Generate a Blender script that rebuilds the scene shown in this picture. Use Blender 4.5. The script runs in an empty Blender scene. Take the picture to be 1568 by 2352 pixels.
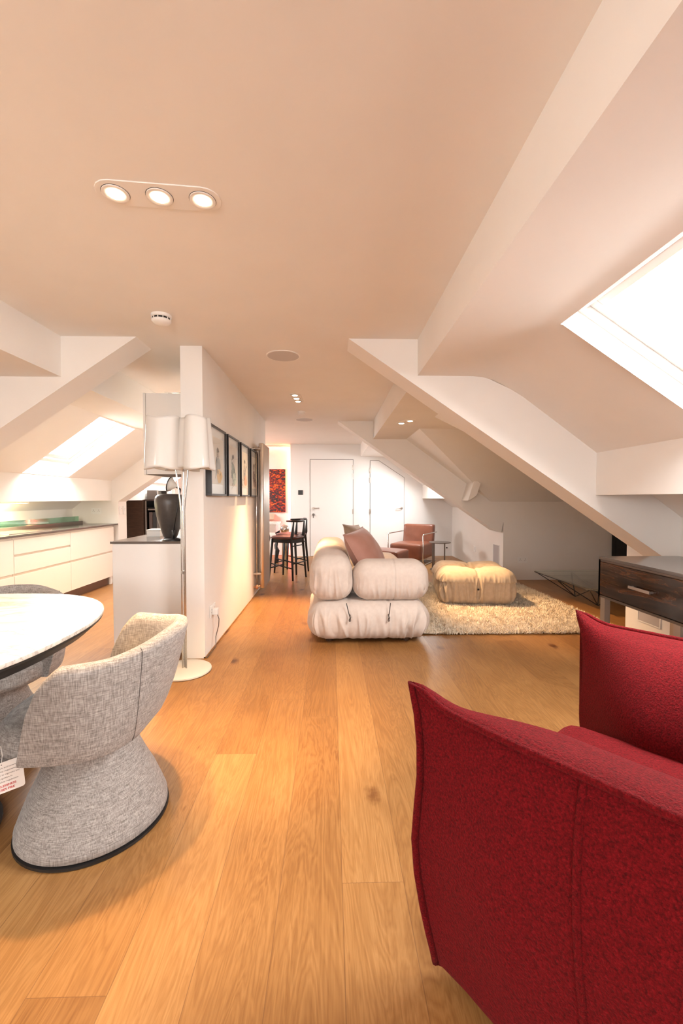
import bpy, bmesh, math, random
from math import sin, cos, pi, radians, sqrt, exp
from mathutils import Vector, Matrix, noise
random.seed(7)
SC = bpy.context.scene
COL = SC.collection

# ------------------------------------------------------------------ camera
cam_data = bpy.data.cameras.new('camera')
cam = bpy.data.objects.new('camera', cam_data); COL.objects.link(cam)
cam_data.sensor_fit = 'VERTICAL'; cam_data.sensor_height = 36.0
cam_data.lens = 36.0 * 980.0 / 2352.0
cam_data.clip_start = 0.05
cam.location = (0, 0, 1.2)
cam.rotation_euler = (pi / 2 - 0.031622, 0, -0.024473)
SC.camera = cam

# ------------------------------------------------------------------ world + exposure
W = bpy.data.worlds.new('World'); SC.world = W; W.use_nodes = True
W.node_tree.nodes['Background'].inputs[0].default_value = (0.92, 0.96, 1.0, 1)
W.node_tree.nodes['Background'].inputs[1].default_value = 2.0
SC.view_settings.view_transform = 'Standard'
SC.view_settings.look = 'None'
SC.view_settings.gamma = 1.0
SC.view_settings.use_curve_mapping = False
SC.view_settings.exposure = 0.56

WARM = (1.0, 0.645, 0.335)
LAMP = 2.0
DAY = (1.0, 0.97, 0.95)

def aim(o, d, roll=0.0):
    o.rotation_euler = Vector(d).to_track_quat('-Z', 'Y').to_euler()

def area(loc, d, sx, sy, power, col, name='daylight', spread=None):
    l = bpy.data.lights.new(name, 'AREA'); l.shape = 'RECTANGLE'; l.size = sx; l.size_y = sy
    l.energy = power; l.color = col
    if spread: l.spread = spread
    o = bpy.data.objects.new(name, l); COL.objects.link(o); o.location = loc; aim(o, d)
    return o

def spot(loc, target, power, col=WARM, angle=60, blend=0.6, r=0.03, name='lamp_light'):
    l = bpy.data.lights.new(name, 'SPOT'); l.energy = power * LAMP; l.color = col
    l.spot_size = radians(angle); l.spot_blend = blend; l.shadow_soft_size = r
    o = bpy.data.objects.new(name, l); COL.objects.link(o); o.location = loc
    aim(o, Vector(target) - Vector(loc))
    return o

# daylight panels outside the roof windows; later ones are added to brighten the room
def sky_panel(cx, cz, y0, y1, half, side, power):
    """area light above a roof slope; side=+1 right slope, -1 left slope"""
    s = radians(36)
    n = Vector((side * sin(s), 0, cos(s)))
    l = bpy.data.lights.new('daylight', 'AREA'); l.shape = 'RECTANGLE'
    l.size = 2 * half; l.size_y = (y1 - y0); l.energy = power; l.color = DAY
    o = bpy.data.objects.new('daylight', l); COL.objects.link(o)
    o.location = Vector((cx, (y0 + y1) / 2, cz)) + n * 0.24
    X = Vector((cos(s), 0, -sin(s) * side)) if side > 0 else Vector((cos(s), 0, sin(s)))
    Z = n; Y = Z.cross(X)
    o.rotation_euler = Matrix((X, Y, Z)).transposed().to_euler()
    return o

SKY = 1.6
sky_panel(1.52, 1.86, 0.90, 2.05, 0.52, 1, 70 * SKY)
sky_panel(-2.74, 1.80, 4.40, 5.20, 0.52, -1, 60 * SKY)
sky_panel(1.52, 1.80, 7.00, 8.30, 0.50, 1, 42 * SKY)
sky_panel(-2.74, 1.80, 7.10, 8.40, 0.50, -1, 60 * SKY)  # panel for the study window, added for more daylight
sky_panel(-2.74, 1.80, -1.2, 0.1, 0.50, -1, 35 * SKY)  # added daylight over the unseen left roof window
sky_panel(1.52, 1.86, -1.9, -0.7, 0.52, 1, 40 * SKY)  # added brightening panel; the slope has no roof window here
area((-0.65, -2.62, 1.55), (0, 1, 0.12), 3.0, 1.0, 72, DAY)  # added fill light outside the unseen rear window

# ------------------------------------------------------------------ mesh helpers
class MB:
    def __init__(s): s.v = []; s.f = []
    def add(s, vs, fs):
        n = len(s.v); s.v += [tuple(v) for v in vs]; s.f += [tuple(i + n for i in f) for f in fs]; return s
    def box(s, x0, x1, y0, y1, z0, z1):
        return s.add([(x0,y0,z0),(x1,y0,z0),(x1,y1,z0),(x0,y1,z0),(x0,y0,z1),(x1,y0,z1),(x1,y1,z1),(x0,y1,z1)],
            [(0,3,2,1),(4,5,6,7),(0,1,5,4),(1,2,6,5),(2,3,7,6),(3,0,4,7)])
    def poly(s, pts): return s.add(pts, [tuple(range(len(pts)))])
    def prism(s, pts, vec):
        v = Vector(vec); n = len(pts)
        return s.add([Vector(p) for p in pts] + [Vector(p) + v for p in pts],
            [tuple(range(n))[::-1], tuple(range(n, 2*n))] + [(i, (i+1) % n, n + (i+1) % n, n + i) for i in range(n)])
    def lathe(s, prof, c=(0,0,0), n=32, ax='z', sx=1.0, sy=1.0):
        vs = []; fs = []; m = len(prof)
        for i in range(n):
            a = 2*pi*i/n
            for r, h in prof:
                if ax == 'z': vs.append((c[0]+r*cos(a)*sx, c[1]+r*sin(a)*sy, c[2]+h))
                elif ax == 'x': vs.append((c[0]+h, c[1]+r*cos(a)*sx, c[2]+r*sin(a)*sy))
                else: vs.append((c[0]+r*sin(a)*sx, c[1]+h, c[2]+r*cos(a)*sy))
        for i in range(n):
            j = (i+1) % n
            for k in range(m-1): fs.append((i*m+k, j*m+k, j*m+k+1, i*m+k+1))
        if prof[0][0] > 1e-5: fs.append(tuple(i*m for i in range(n))[::-1])
        if prof[-1][0] > 1e-5: fs.append(tuple(i*m+m-1 for i in range(n)))
        return s.add(vs, fs)
    def cyl(s, c, r, h, n=24, ax='z'): return s.lathe([(r, 0), (r, h)], c, n, ax)
    def tube(s, pts, r, n=8, r2=None, closed=False):
        pts = [Vector(p) for p in pts]; m = len(pts); vs = []; fs = []; up = Vector((0.123, 0.31, 0.94)).normalized()
        pn = None
        for i, p in enumerate(pts):
            if closed: t = (pts[(i+1) % m] - pts[i-1])
            else: t = (pts[min(i+1, m-1)] - pts[max(i-1, 0)])
            t.normalize()
            if pn is None:
                a = t.cross(up); 
                if a.length < 0.1: a = t.cross(Vector((1, 0, 0)))
            else: a = pn - t * pn.dot(t)
            a.normalize(); pn = a; b = t.cross(a)
            rr = r if r2 is None else r + (r2 - r) * i / (m-1)
            if isinstance(r, (list, tuple)): rr = r[i]
            for k in range(n):
                an = 2*pi*k/n; vs.append(p + a*rr*cos(an) + b*rr*sin(an))
        for i in range(m if closed else m-1):
            j = (i+1) % m
            for k in range(n): fs.append((i*n+k, i*n+(k+1) % n, j*n+(k+1) % n, j*n+k))
        if not closed: fs.append(tuple(range(n))[::-1]); fs.append(tuple(range((m-1)*n, m*n)))
        return s.add(vs, fs)
    def grid(s, fn, nu, nv, cu=False, cv=False):
        vs = [fn(i / (nu if cu else nu-1), j / (nv if cv else nv-1)) for i in range(nu) for j in range(nv)]
        fs = []
        for i in range(nu if cu else nu-1):
            for j in range(nv if cv else nv-1):
                a = i*nv+j; b = ((i+1) % nu)*nv+j; c = ((i+1) % nu)*nv+(j+1) % nv; d = i*nv+(j+1) % nv
                fs.append((a, b, c, d))
        return s.add(vs, fs)
    def build(s, name, mat, parent=None, smooth=False, bevel=0, seg=2, sub=0, world=False, solid=0, angle=None):
        me = bpy.data.meshes.new(name); me.from_pydata(s.v, [], s.f); me.update()
        if solid >= 0:
            bm = bmesh.new(); bm.from_mesh(me); bmesh.ops.recalc_face_normals(bm, faces=bm.faces); bm.to_mesh(me); bm.free()
        if smooth:
            me.polygons.foreach_set('use_smooth', [True]*len(me.polygons))
            if angle: 
                try: me.set_sharp_from_angle(angle=radians(angle))
                except Exception: pass
        me.materials.append(mat)
        o = bpy.data.objects.new(name, me); COL.objects.link(o)
        if parent:
            o.parent = parent
            if world: o.matrix_parent_inverse = WM(parent).inverted()
        if solid > 0:
            m = o.modifiers.new('solid', 'SOLIDIFY'); m.thickness = solid; m.offset = 0
        if bevel:
            m = o.modifiers.new('bevel', 'BEVEL'); m.width = bevel; m.segments = seg; m.limit_method = 'ANGLE'; m.angle_limit = radians(35)
            me.polygons.foreach_set('use_smooth', [True]*len(me.polygons))
            w = o.modifiers.new('wn', 'WEIGHTED_NORMAL'); w.keep_sharp = False
        if sub:
            m = o.modifiers.new('sub', 'SUBSURF'); m.levels = sub; m.render_levels = sub
        return o

def WM(o):
    m = Matrix.LocRotScale(o.location, o.rotation_euler, o.scale)
    return (WM(o.parent) @ o.matrix_parent_inverse @ m) if o.parent else m

def thing(name, label, cat, loc=(0, 0, 0), rz=0.0, group=None):
    o = bpy.data.objects.new(name, None); COL.objects.link(o); o.empty_display_size = 0.1
    o.location = loc; o.rotation_euler = (0, 0, rz); o['label'] = label; o['category'] = cat
    if group: o['group'] = group
    return o
def tag(o, label, cat, group=None, kind=None):
    o['label'] = label; o['category'] = cat
    if group: o['group'] = group
    if kind: o['kind'] = kind
    return o
def structure(o): o['kind'] = 'structure'; return o
def kids(o): return [c for c in bpy.data.objects if c.parent == o]
def dup(o, parent=None):
    ch = kids(o); c = o.copy(); COL.objects.link(c)
    if parent: c.parent = parent
    for k in ch: dup(k, c)
    return c

def rbox(hx, hy, hz, r, n=(20, 20, 12), disp=None, c=(0, 0, 0)):
    """rounded box, dense grid, disp(p, nrm)->offset vector"""
    bm = bmesh.new(); key = {}
    def vert(p):
        k = (round(p[0], 5), round(p[1], 5), round(p[2], 5))
        if k in key: return key[k]
        h = Vector((hx, hy, hz)); q = Vector((p[0]*hx, p[1]*hy, p[2]*hz))
        rr = Vector((min(r, hx), min(r, hy), min(r, hz)))
        core = Vector([max(-(h[i]-rr[i]), min(h[i]-rr[i], q[i])) for i in range(3)])
        d = Vector([(q[i]-core[i]) / rr[i] for i in range(3)])
        L = d.length
        nr = d.normalized() if L > 1e-6 else Vector((0, 0, 1))
        w = Vector([core[i] + nr[i]*rr[i] for i in range(3)])
        if disp: w = w + disp(w, nr)
        v = bm.verts.new(w + Vector(c)); key[k] = v; return v
    def samp(m, hh, rr):   # denser near rounding
        return [-1 + 2*i/m for i in range(m+1)]
    for ax in range(3):
        a, b = [(1, 2), (0, 2), (0, 1)][ax]
        A = samp(n[a], 0, 0); B = samp(n[b], 0, 0)
        for sgn in (-1, 1):
            for i in range(len(A)-1):
                for j in range(len(B)-1):
                    ps = []
                    for (s, t) in ((A[i], B[j]), (A[i+1], B[j]), (A[i+1], B[j+1]), (A[i], B[j+1])):
                        p = [0, 0, 0]; p[ax] = sgn; p[a] = s; p[b] = t; ps.append(vert(p))
                    try: bm.faces.new(ps)
                    except ValueError: pass
    me = bpy.data.meshes.new('m'); bmesh.ops.recalc_face_normals(bm, faces=bm.faces); bm.to_mesh(me); bm.free()
    m = MB(); m.v = [tuple(v.co) for v in me.vertices]; m.f = [tuple(p.vertices) for p in me.polygons]
    bpy.data.meshes.remove(me)
    return m

def sm(a, b, x):
    t = max(0.0, min(1.0, (x-a)/(b-a))); return t*t*(3-2*t)

# ------------------------------------------------------------------ materials
def mat(name, col, rough=0.5, metal=0.0, spec=0.5, **k):
    m = bpy.data.materials.new(name); m.use_nodes = True
    b = m.node_tree.nodes['Principled BSDF']
    b.inputs['Base Color'].default_value = (*col, 1); b.inputs['Roughness'].default_value = rough
    b.inputs['Metallic'].default_value = metal; b.inputs['Specular IOR Level'].default_value = spec
    for kk, v in k.items(): b.inputs[kk.replace('_', ' ')].default_value = v
    return m
def NT(m): return m.node_tree, m.node_tree.nodes, m.node_tree.links, m.node_tree.nodes['Principled BSDF']
def N(ns, t, **k):
    n = ns.new(t)
    for a, v in k.items():
        if a.startswith('i_'):
            key = a[2:]; key = int(key) if key.isdigit() else key.replace('_', ' ')
            n.inputs[key].default_value = v
        else: setattr(n, a, v)
    return n
def ramp(ns, stops, interp='LINEAR'):
    r = ns.new('ShaderNodeValToRGB'); r.color_ramp.interpolation = interp; e = r.color_ramp.elements
    while len(e) < len(stops): e.new(0.5)
    for i, (p, c) in enumerate(stops): e[i].position = p; e[i].color = (*c, 1)
    return r
def noise_mat(name, c1, c2, scale, rough=0.6, bump=0.0, bdist=0.002, detail=4, stretch=(1, 1, 1), spec=0.5, sheen=0.0, coord='Object', bscale=None, metal=0.0):
    m = mat(name, c1, rough, metal, spec); t, ns, ls, b = NT(m)
    tc = N(ns, 'ShaderNodeTexCoord'); mp = N(ns, 'ShaderNodeMapping'); mp.inputs['Scale'].default_value = stretch
    nz = N(ns, 'ShaderNodeTexNoise', i_Scale=scale, i_Detail=detail)
    rp = ramp(ns, [(0.35, c1), (0.65, c2)])
    ls.new(tc.outputs[coord], mp.inputs[0]); ls.new(mp.outputs[0], nz.inputs['Vector']); ls.new(nz.outputs[0], rp.inputs[0]); ls.new(rp.outputs[0], b.inputs['Base Color'])
    if bump:
        bp = N(ns, 'ShaderNodeBump', i_Strength=bump, i_Distance=bdist)
        if bscale:
            n2 = N(ns, 'ShaderNodeTexNoise', i_Scale=bscale, i_Detail=3); ls.new(mp.outputs[0], n2.inputs['Vector']); ls.new(n2.outputs[0], bp.inputs['Height'])
        else: ls.new(nz.outputs[0], bp.inputs['Height'])
        ls.new(bp.outputs[0], b.inputs['Normal'])
    if sheen: b.inputs['Sheen Weight'].default_value = sheen; b.inputs['Sheen Roughness'].default_value = 0.4
    return m

M_wall = noise_mat('wall_paint', (0.84, 0.80, 0.755), (0.86, 0.82, 0.775), 3, 0.75, bump=0.05, bdist=0.001, bscale=300, spec=0.2)
M_ceil = M_wall
M_white = mat('white_lacquer', (0.88, 0.86, 0.83), 0.35)
M_gloss = mat('white_gloss', (0.85, 0.83, 0.80), 0.12)
M_whitep = mat('white_plastic', (0.85, 0.83, 0.80), 0.4)
M_door = mat('door_paint', (0.83, 0.81, 0.79), 0.45)
M_gap = mat('shadow_gap', (0.10, 0.08, 0.07), 0.8)
M_black = mat('black_paint', (0.012, 0.011, 0.011), 0.4)
M_blackwood = mat('black_stained_wood', (0.012, 0.010, 0.010), 0.38)
M_frame = mat('black_frame', (0.018, 0.015, 0.014), 0.35)
M_chrome = mat('chrome', (0.72, 0.70, 0.68), 0.18, 1.0)
M_steel = mat('brushed_steel', (0.52, 0.47, 0.43), 0.34, 1.0)
M_dsteel = mat('dark_steel', (0.20, 0.17, 0.15), 0.35, 1.0)
M_rad = mat('radiator_steel', (0.70, 0.66, 0.62), 0.38, 1.0)
M_cop = mat('copper', (0.75, 0.45, 0.30), 0.3, 1.0)
M_dark = mat('dark_worktop', (0.13, 0.105, 0.09), 0.18)
M_greyplastic = mat('grey_grille', (0.48, 0.45, 0.45), 0.6)
M_spk = mat('speaker_grille', (0.60, 0.56, 0.54), 0.7)
M_leather = noise_mat('brown_leather', (0.19, 0.062, 0.033), (0.23, 0.08, 0.045), 6, 0.36, bump=0.12, bdist=0.001, bscale=260)
M_sofa = noise_mat('sofa_fabric', (0.62, 0.52, 0.455), (0.66, 0.56, 0.49), 30, 0.85, bump=0.25, bdist=0.001, bscale=500, spec=0.2, sheen=0.15)
M_otto = noise_mat('ottoman_fabric', (0.44, 0.345, 0.25), (0.49, 0.385, 0.285), 25, 0.85, bump=0.25, bdist=0.001, bscale=500, spec=0.2, sheen=0.15)
M_velvet = noise_mat('velvet_pink', (0.36, 0.17, 0.125), (0.42, 0.21, 0.16), 6, 0.6, spec=0.2, sheen=0.6)
M_velvet2 = noise_mat('velvet_taupe', (0.24, 0.155, 0.10), (0.29, 0.19, 0.13), 6, 0.6, spec=0.2, sheen=0.6)
M_urn = noise_mat('urn_glaze', (0.075, 0.062, 0.057), (0.085, 0.072, 0.066), 40, 0.33)
M_dwood = noise_mat('dark_wood', (0.055, 0.026, 0.014), (0.085, 0.042, 0.024), 8, 0.4, stretch=(1, 1, 6))

def weave_mat(name, c1, c2, c3):
    m = mat(name, c1, 0.9, 0, 0.15); t, ns, ls, b = NT(m)
    tc = N(ns, 'ShaderNodeTexCoord')
    mp1 = N(ns, 'ShaderNodeMapping'); mp1.inputs['Scale'].default_value = (1, 1, 0.06)
    mp2 = N(ns, 'ShaderNodeMapping'); mp2.inputs['Scale'].default_value = (0.08, 0.08, 1)
    n1 = N(ns, 'ShaderNodeTexNoise', i_Scale=330.0, i_Detail=2); n2 = N(ns, 'ShaderNodeTexNoise', i_Scale=420.0, i_Detail=2)
    n3 = N(ns, 'ShaderNodeTexNoise', i_Scale=22.0, i_Detail=3)
    for mp, n in ((mp1, n1), (mp2, n2)): ls.new(tc.outputs['Object'], mp.inputs[0]); ls.new(mp.outputs[0], n.inputs['Vector'])
    ls.new(tc.outputs['Object'], n3.inputs['Vector'])
    mx = N(ns, 'ShaderNodeMath', operation='ADD'); ls.new(n1.outputs[0], mx.inputs[0]); ls.new(n2.outputs[0], mx.inputs[1])
    mh = N(ns, 'ShaderNodeMath', operation='MULTIPLY'); mh.inputs[1].default_value = 0.5; ls.new(mx.outputs[0], mh.inputs[0])
    rp = ramp(ns, [(0.34, c1), (0.50, c2), (0.64, c3)]); ls.new(mh.outputs[0], rp.inputs[0])
    hv = N(ns, 'ShaderNodeMix', data_type='RGBA', blend_type='MULTIPLY'); hv.inputs[0].default_value = 0.5
    r2 = ramp(ns, [(0.3, (0.85, 0.85, 0.85)), (0.7, (1, 1, 1))]); ls.new(n3.outputs[0], r2.inputs[0])
    ls.new(rp.outputs[0], hv.inputs[6]); ls.new(r2.outputs[0], hv.inputs[7]); ls.new(hv.outputs[2], b.inputs['Base Color'])
    bp = N(ns, 'ShaderNodeBump', i_Strength=0.6, i_Distance=0.001); ls.new(mh.outputs[0], bp.inputs['Height']); ls.new(bp.outputs[0], b.inputs['Normal'])
    b.inputs['Sheen Weight'].default_value = 0.15
    return m
M_linen = weave_mat('grey_linen', (0.165, 0.145, 0.132), (0.30, 0.268, 0.248), (0.44, 0.40, 0.37))

def boucle():
    m = mat('red_boucle', (0.35, 0.01, 0.015), 0.9, 0, 0.15); t, ns, ls, b = NT(m)
    tc = N(ns, 'ShaderNodeTexCoord')
    n1 = N(ns, 'ShaderNodeTexNoise', i_Scale=190.0, i_Detail=3, i_Roughness=0.65)
    v = N(ns, 'ShaderNodeTexVoronoi', i_Scale=210.0)
    ad = N(ns, 'ShaderNodeMath', operation='SUBTRACT')
    ls.new(tc.outputs['Object'], n1.inputs['Vector'])
    nd = N(ns, 'ShaderNodeVectorMath', operation='MULTIPLY_ADD'); nd.inputs[1].default_value = (0.012,)*3
    ls.new(n1.outputs['Color'], nd.inputs[0]); ls.new(tc.outputs['Object'], nd.inputs[2]); ls.new(nd.outputs[0], v.inputs['Vector'])
    ls.new(n1.outputs[0], ad.inputs[0])
    ms = N(ns, 'ShaderNodeMath', operation='MULTIPLY'); ms.inputs[1].default_value = 0.35; ls.new(v.outputs['Distance'], ms.inputs[0]); ls.new(ms.outputs[0], ad.inputs[1])
    rp = ramp(ns, [(0.10, (0.055, 0.0004, 0.001)), (0.38, (0.125, 0.0012, 0.003)), (0.62, (0.19, 0.004, 0.008))]); ls.new(ad.outputs[0], rp.inputs[0]); ls.new(rp.outputs[0], b.inputs['Base Color'])
    bp = N(ns, 'ShaderNodeBump', i_Strength=0.9, i_Distance=0.004); ls.new(ad.outputs[0], bp.inputs['Height']); ls.new(bp.outputs[0], b.inputs['Normal'])
    b.inputs['Sheen Weight'].default_value = 0.10; b.inputs['Sheen Tint'].default_value = (1, 0.15, 0.15, 1)
    return m
M_red = boucle()

def floor_mat():
    m = mat('oak_planks', (0.5, 0.25, 0.1), 0.38, 0, 0.4); t, ns, ls, b = NT(m)
    tc = N(ns, 'ShaderNodeTexCoord'); sx = N(ns, 'ShaderNodeSeparateXYZ'); ls.new(tc.outputs['Object'], sx.inputs[0])
    def M(op, a, bb=None, c=None):
        n = N(ns, 'ShaderNodeMath', operation=op)
        for i, q in enumerate((a, bb, c)):
            if q is None: continue
            if isinstance(q, (int, float)): n.inputs[i].default_value = q
            else: ls.new(q, n.inputs[i])
        return n.outputs[0]
    PW = 0.192; PL = 2.2
    u = M('DIVIDE', M('ADD', sx.outputs[0], 0.158 + PW*50), PW); iu = M('FLOOR', u); fu = M('FRACT', u)
    wn = N(ns, 'ShaderNodeTexWhiteNoise', noise_dimensions='1D'); ls.new(iu, wn.inputs['W'])
    v = M('ADD', M('DIVIDE', sx.outputs[1], PL), M('ADD', M('MULTIPLY', wn.outputs['Value'], 7.3), 40.0)); iv = M('FLOOR', v); fv = M('FRACT', v)
    cid = N(ns, 'ShaderNodeCombineXYZ'); ls.new(iu, cid.inputs[0]); ls.new(iv, cid.inputs[1])
    w2 = N(ns, 'ShaderNodeTexWhiteNoise', noise_dimensions='3D'); ls.new(cid.outputs[0], w2.inputs['Vector'])
    # grain coordinates: shifted per plank
    off = N(ns, 'ShaderNodeVectorMath', operation='MULTIPLY_ADD'); off.inputs[1].default_value = (13.0, 17.0, 11.0)
    ls.new(w2.outputs['Color'], off.inputs[0]); ls.new(tc.outputs['Object'], off.inputs[2])
    mp = N(ns, 'ShaderNodeMapping'); mp.inputs['Scale'].default_value = (1, 0.10, 1); ls.new(off.outputs[0], mp.inputs[0])
    nA = N(ns, 'ShaderNodeTexNoise', i_Scale=7.0, i_Detail=5, i_Roughness=0.55, i_Distortion=1.2); ls.new(mp.outputs[0], nA.inputs['Vector'])
    # cathedral rings
    rings = M('FRACT', M('MULTIPLY', nA.outputs[0], 16.0)); tri = M('ABSOLUTE', M('SUBTRACT', rings, 0.5))
    mp2 = N(ns, 'ShaderNodeMapping'); mp2.inputs['Scale'].default_value = (1, 0.035, 1); ls.new(off.outputs[0], mp2.inputs[0])
    nB = N(ns, 'ShaderNodeTexNoise', i_Scale=170.0, i_Detail=3); ls.new(mp2.outputs[0], nB.inputs['Vector'])
    nC = N(ns, 'ShaderNodeTexNoise', i_Scale=3.0, i_Detail=2); ls.new(off.outputs[0], nC.inputs['Vector'])
    tone = M('ADD', M('ADD', M('MULTIPLY', w2.outputs['Value'], 0.24), M('MULTIPLY', nC.outputs[0], 0.26)), M('ADD', M('MULTIPLY', tri, 0.34), M('MULTIPLY', nB.outputs[0], 0.38)))
    rp = ramp(ns, [(0.28, (0.195, 0.082, 0.023)), (0.53, (0.295, 0.138, 0.043)), (0.80, (0.40, 0.207, 0.073))]); ls.new(tone, rp.inputs[0])
    # knots
    mpk = N(ns, 'ShaderNodeMapping'); mpk.inputs['Scale'].default_value = (1, 0.55, 1); ls.new(off.outputs[0], mpk.inputs[0])
    vo = N(ns, 'ShaderNodeTexVoronoi', i_Scale=2.6); ls.new(mpk.outputs[0], vo.inputs['Vector'])
    nK = N(ns, 'ShaderNodeTexNoise', i_Scale=28.0, i_Detail=3); ls.new(off.outputs[0], nK.inputs['Vector'])
    kd = M('ADD', vo.outputs['Distance'], M('MULTIPLY', M('SUBTRACT', nK.outputs[0], 0.5), 0.10))
    kr = ramp(ns, [(0.0, (0.09, 0.035, 0.014)), (0.035, (0.30, 0.14, 0.06)), (0.12, (1, 1, 1))]); ls.new(kd, kr.inputs[0])
    mx = N(ns, 'ShaderNodeMix', data_type='RGBA', blend_type='MULTIPLY'); mx.inputs[0].default_value = 0.9; ls.new(rp.outputs[0], mx.inputs[6]); ls.new(kr.outputs[0], mx.inputs[7])
    mps = N(ns, 'ShaderNodeMapping'); mps.inputs['Scale'].default_value = (1, 0.22, 1); ls.new(off.outputs[0], mps.inputs[0])
    vs_ = N(ns, 'ShaderNodeTexVoronoi', i_Scale=9.0); ls.new(mps.outputs[0], vs_.inputs['Vector'])
    sr = ramp(ns, [(0.0, (0.16, 0.07, 0.03)), (0.03, (0.42, 0.25, 0.14)), (0.07, (1, 1, 1))]); ls.new(M('ADD', vs_.outputs['Distance'], M('MULTIPLY', w2.outputs['Value'], 0.035)), sr.inputs[0])
    mx0 = mx; mx = N(ns, 'ShaderNodeMix', data_type='RGBA', blend_type='MULTIPLY'); mx.inputs[0].default_value = 0.85; ls.new(mx0.outputs[2], mx.inputs[6]); ls.new(sr.outputs[0], mx.inputs[7])
    # gaps
    g1 = M('GREATER_THAN', M('ABSOLUTE', M('SUBTRACT', fu, 0.5)), 0.5 - 0.0055)
    g2 = M('GREATER_THAN', M('ABSOLUTE', M('SUBTRACT', fv, 0.5)), 0.5 - 0.0004)
    gap = M('MAXIMUM', g1, g2)
    gm = N(ns, 'ShaderNodeMix', data_type='RGBA'); ls.new(M('MULTIPLY', gap, 0.55), gm.inputs[0]); ls.new(mx.outputs[2], gm.inputs[6]); gm.inputs[7].default_value = (0.12, 0.05, 0.02, 1)
    ls.new(gm.outputs[2], b.inputs['Base Color'])
    h = M('SUBTRACT', M('MULTIPLY', nB.outputs[0], 0.25), gap)
    bp = N(ns, 'ShaderNodeBump', i_Strength=0.35, i_Distance=0.002); ls.new(h, bp.inputs['Height']); ls.new(bp.outputs[0], b.inputs['Normal'])
    ls.new(M('ADD', M('MULTIPLY', nB.outputs[0], 0.2), 0.27), b.inputs['Roughness'])
    return m
M_floor = floor_mat()

def marble():
    m = mat('white_marble', (0.8, 0.78, 0.74), 0.18); t, ns, ls, b = NT(m)
    tc = N(ns, 'ShaderNodeTexCoord'); mp = N(ns, 'ShaderNodeMapping'); mp.inputs['Scale'].default_value = (0.6, 2.4, 1); mp.inputs['Rotation'].default_value = (0, 0, 0.25)
    n = N(ns, 'ShaderNodeTexNoise', i_Scale=3.2, i_Detail=8, i_Roughness=0.62, i_Distortion=0.8); ls.new(tc.outputs['Object'], mp.inputs[0]); ls.new(mp.outputs[0], n.inputs['Vector'])
    r = ramp(ns, [(0.40, (0.80, 0.77, 0.73)), (0.47, (0.70, 0.64, 0.58)), (0.50, (0.50, 0.45, 0.42)), (0.53, (0.76, 0.71, 0.65)), (0.62, (0.84, 0.82, 0.79))]); ls.new(n.outputs[0], r.inputs[0]); ls.new(r.outputs[0], b.inputs['Base Color'])
    return m
M_marble = marble()

def glass_mat(name, tint=(0.9, 0.95, 0.92), gl=0.12):
    m = bpy.data.materials.new(name); m.use_nodes = True; ns = m.node_tree.nodes; ls = m.node_tree.links; ns.clear()
    o = ns.new('ShaderNodeOutputMaterial'); tr = ns.new('ShaderNodeBsdfTransparent'); tr.inputs[0].default_value = (*tint, 1)
    g = ns.new('ShaderNodeBsdfGlossy'); g.inputs['Roughness'].default_value = 0.02; g.inputs[0].default_value = (1, 1, 1, 1)
    mx = ns.new('ShaderNodeMixShader'); lw = ns.new('ShaderNodeLayerWeight'); lw.inputs[0].default_value = 0.35
    mm = ns.new('ShaderNodeMath'); mm.operation = 'MULTIPLY_ADD'; mm.inputs[1].default_value = 0.7 if gl > 0.06 else 0.12; mm.inputs[2].default_value = gl * 0.3
    ls.new(lw.outputs['Fresnel'], mm.inputs[0]); ls.new(mm.outputs[0], mx.inputs[0]); ls.new(tr.outputs[0], mx.inputs[1]); ls.new(g.outputs[0], mx.inputs[2]); ls.new(mx.outputs[0], o.inputs[0])
    return m
M_glass = glass_mat('clear_glass')
M_pane = glass_mat('roof_pane', (0.97, 0.98, 0.98), 0.02)
M_gglass = glass_mat('green_glass', (0.55, 0.80, 0.68), 0.3)

def emit(name, col, s):
    m = bpy.data.materials.new(name); m.use_nodes = True; b = m.node_tree.nodes['Principled BSDF']
    b.inputs['Base Color'].default_value = (*col, 1); b.inputs['Emission Color'].default_value = (*col, 1); b.inputs['Emission Strength'].default_value = s
    return m
M_bulb = emit('bulb_glow', (1.0, 0.82, 0.58), 14)

def milk_glass():
    m = mat('milk_glass', (0.95, 0.94, 0.92), 0.07, 0, 0.7); b = m.node_tree.nodes['Principled BSDF']
    t, ns, ls, b = NT(m)
    o = [n for n in ns if n.type == 'OUTPUT_MATERIAL'][0]
    tl = ns.new('ShaderNodeBsdfTranslucent'); tl.inputs[0].default_value = (0.92, 0.90, 0.86, 1)
    mx = ns.new('ShaderNodeMixShader'); mx.inputs[0].default_value = 0.35
    ls.new(b.outputs[0], mx.inputs[1]); ls.new(tl.outputs[0], mx.inputs[2]); ls.new(mx.outputs[0], o.inputs[0])
    return m
M_milk = milk_glass()

def tube_along(pts, r, n=8): return MB().tube(pts, r, n)

# ------------------------------------------------------------------ room shell
ZC = 2.318
YB = 8.85          # back wall
YF = -2.5          # wall behind the camera
fl = MB(); fl.box(-4.6, 4.6, YF, 9.2, -0.08, 0.0); structure(fl.build('floor', M_floor))
c = MB(); c.box(-1.86, 0.61, YF, 9.2, ZC, ZC + 0.1); c.build('ceiling', M_ceil)
structure(bpy.data.objects['ceiling'])

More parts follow.
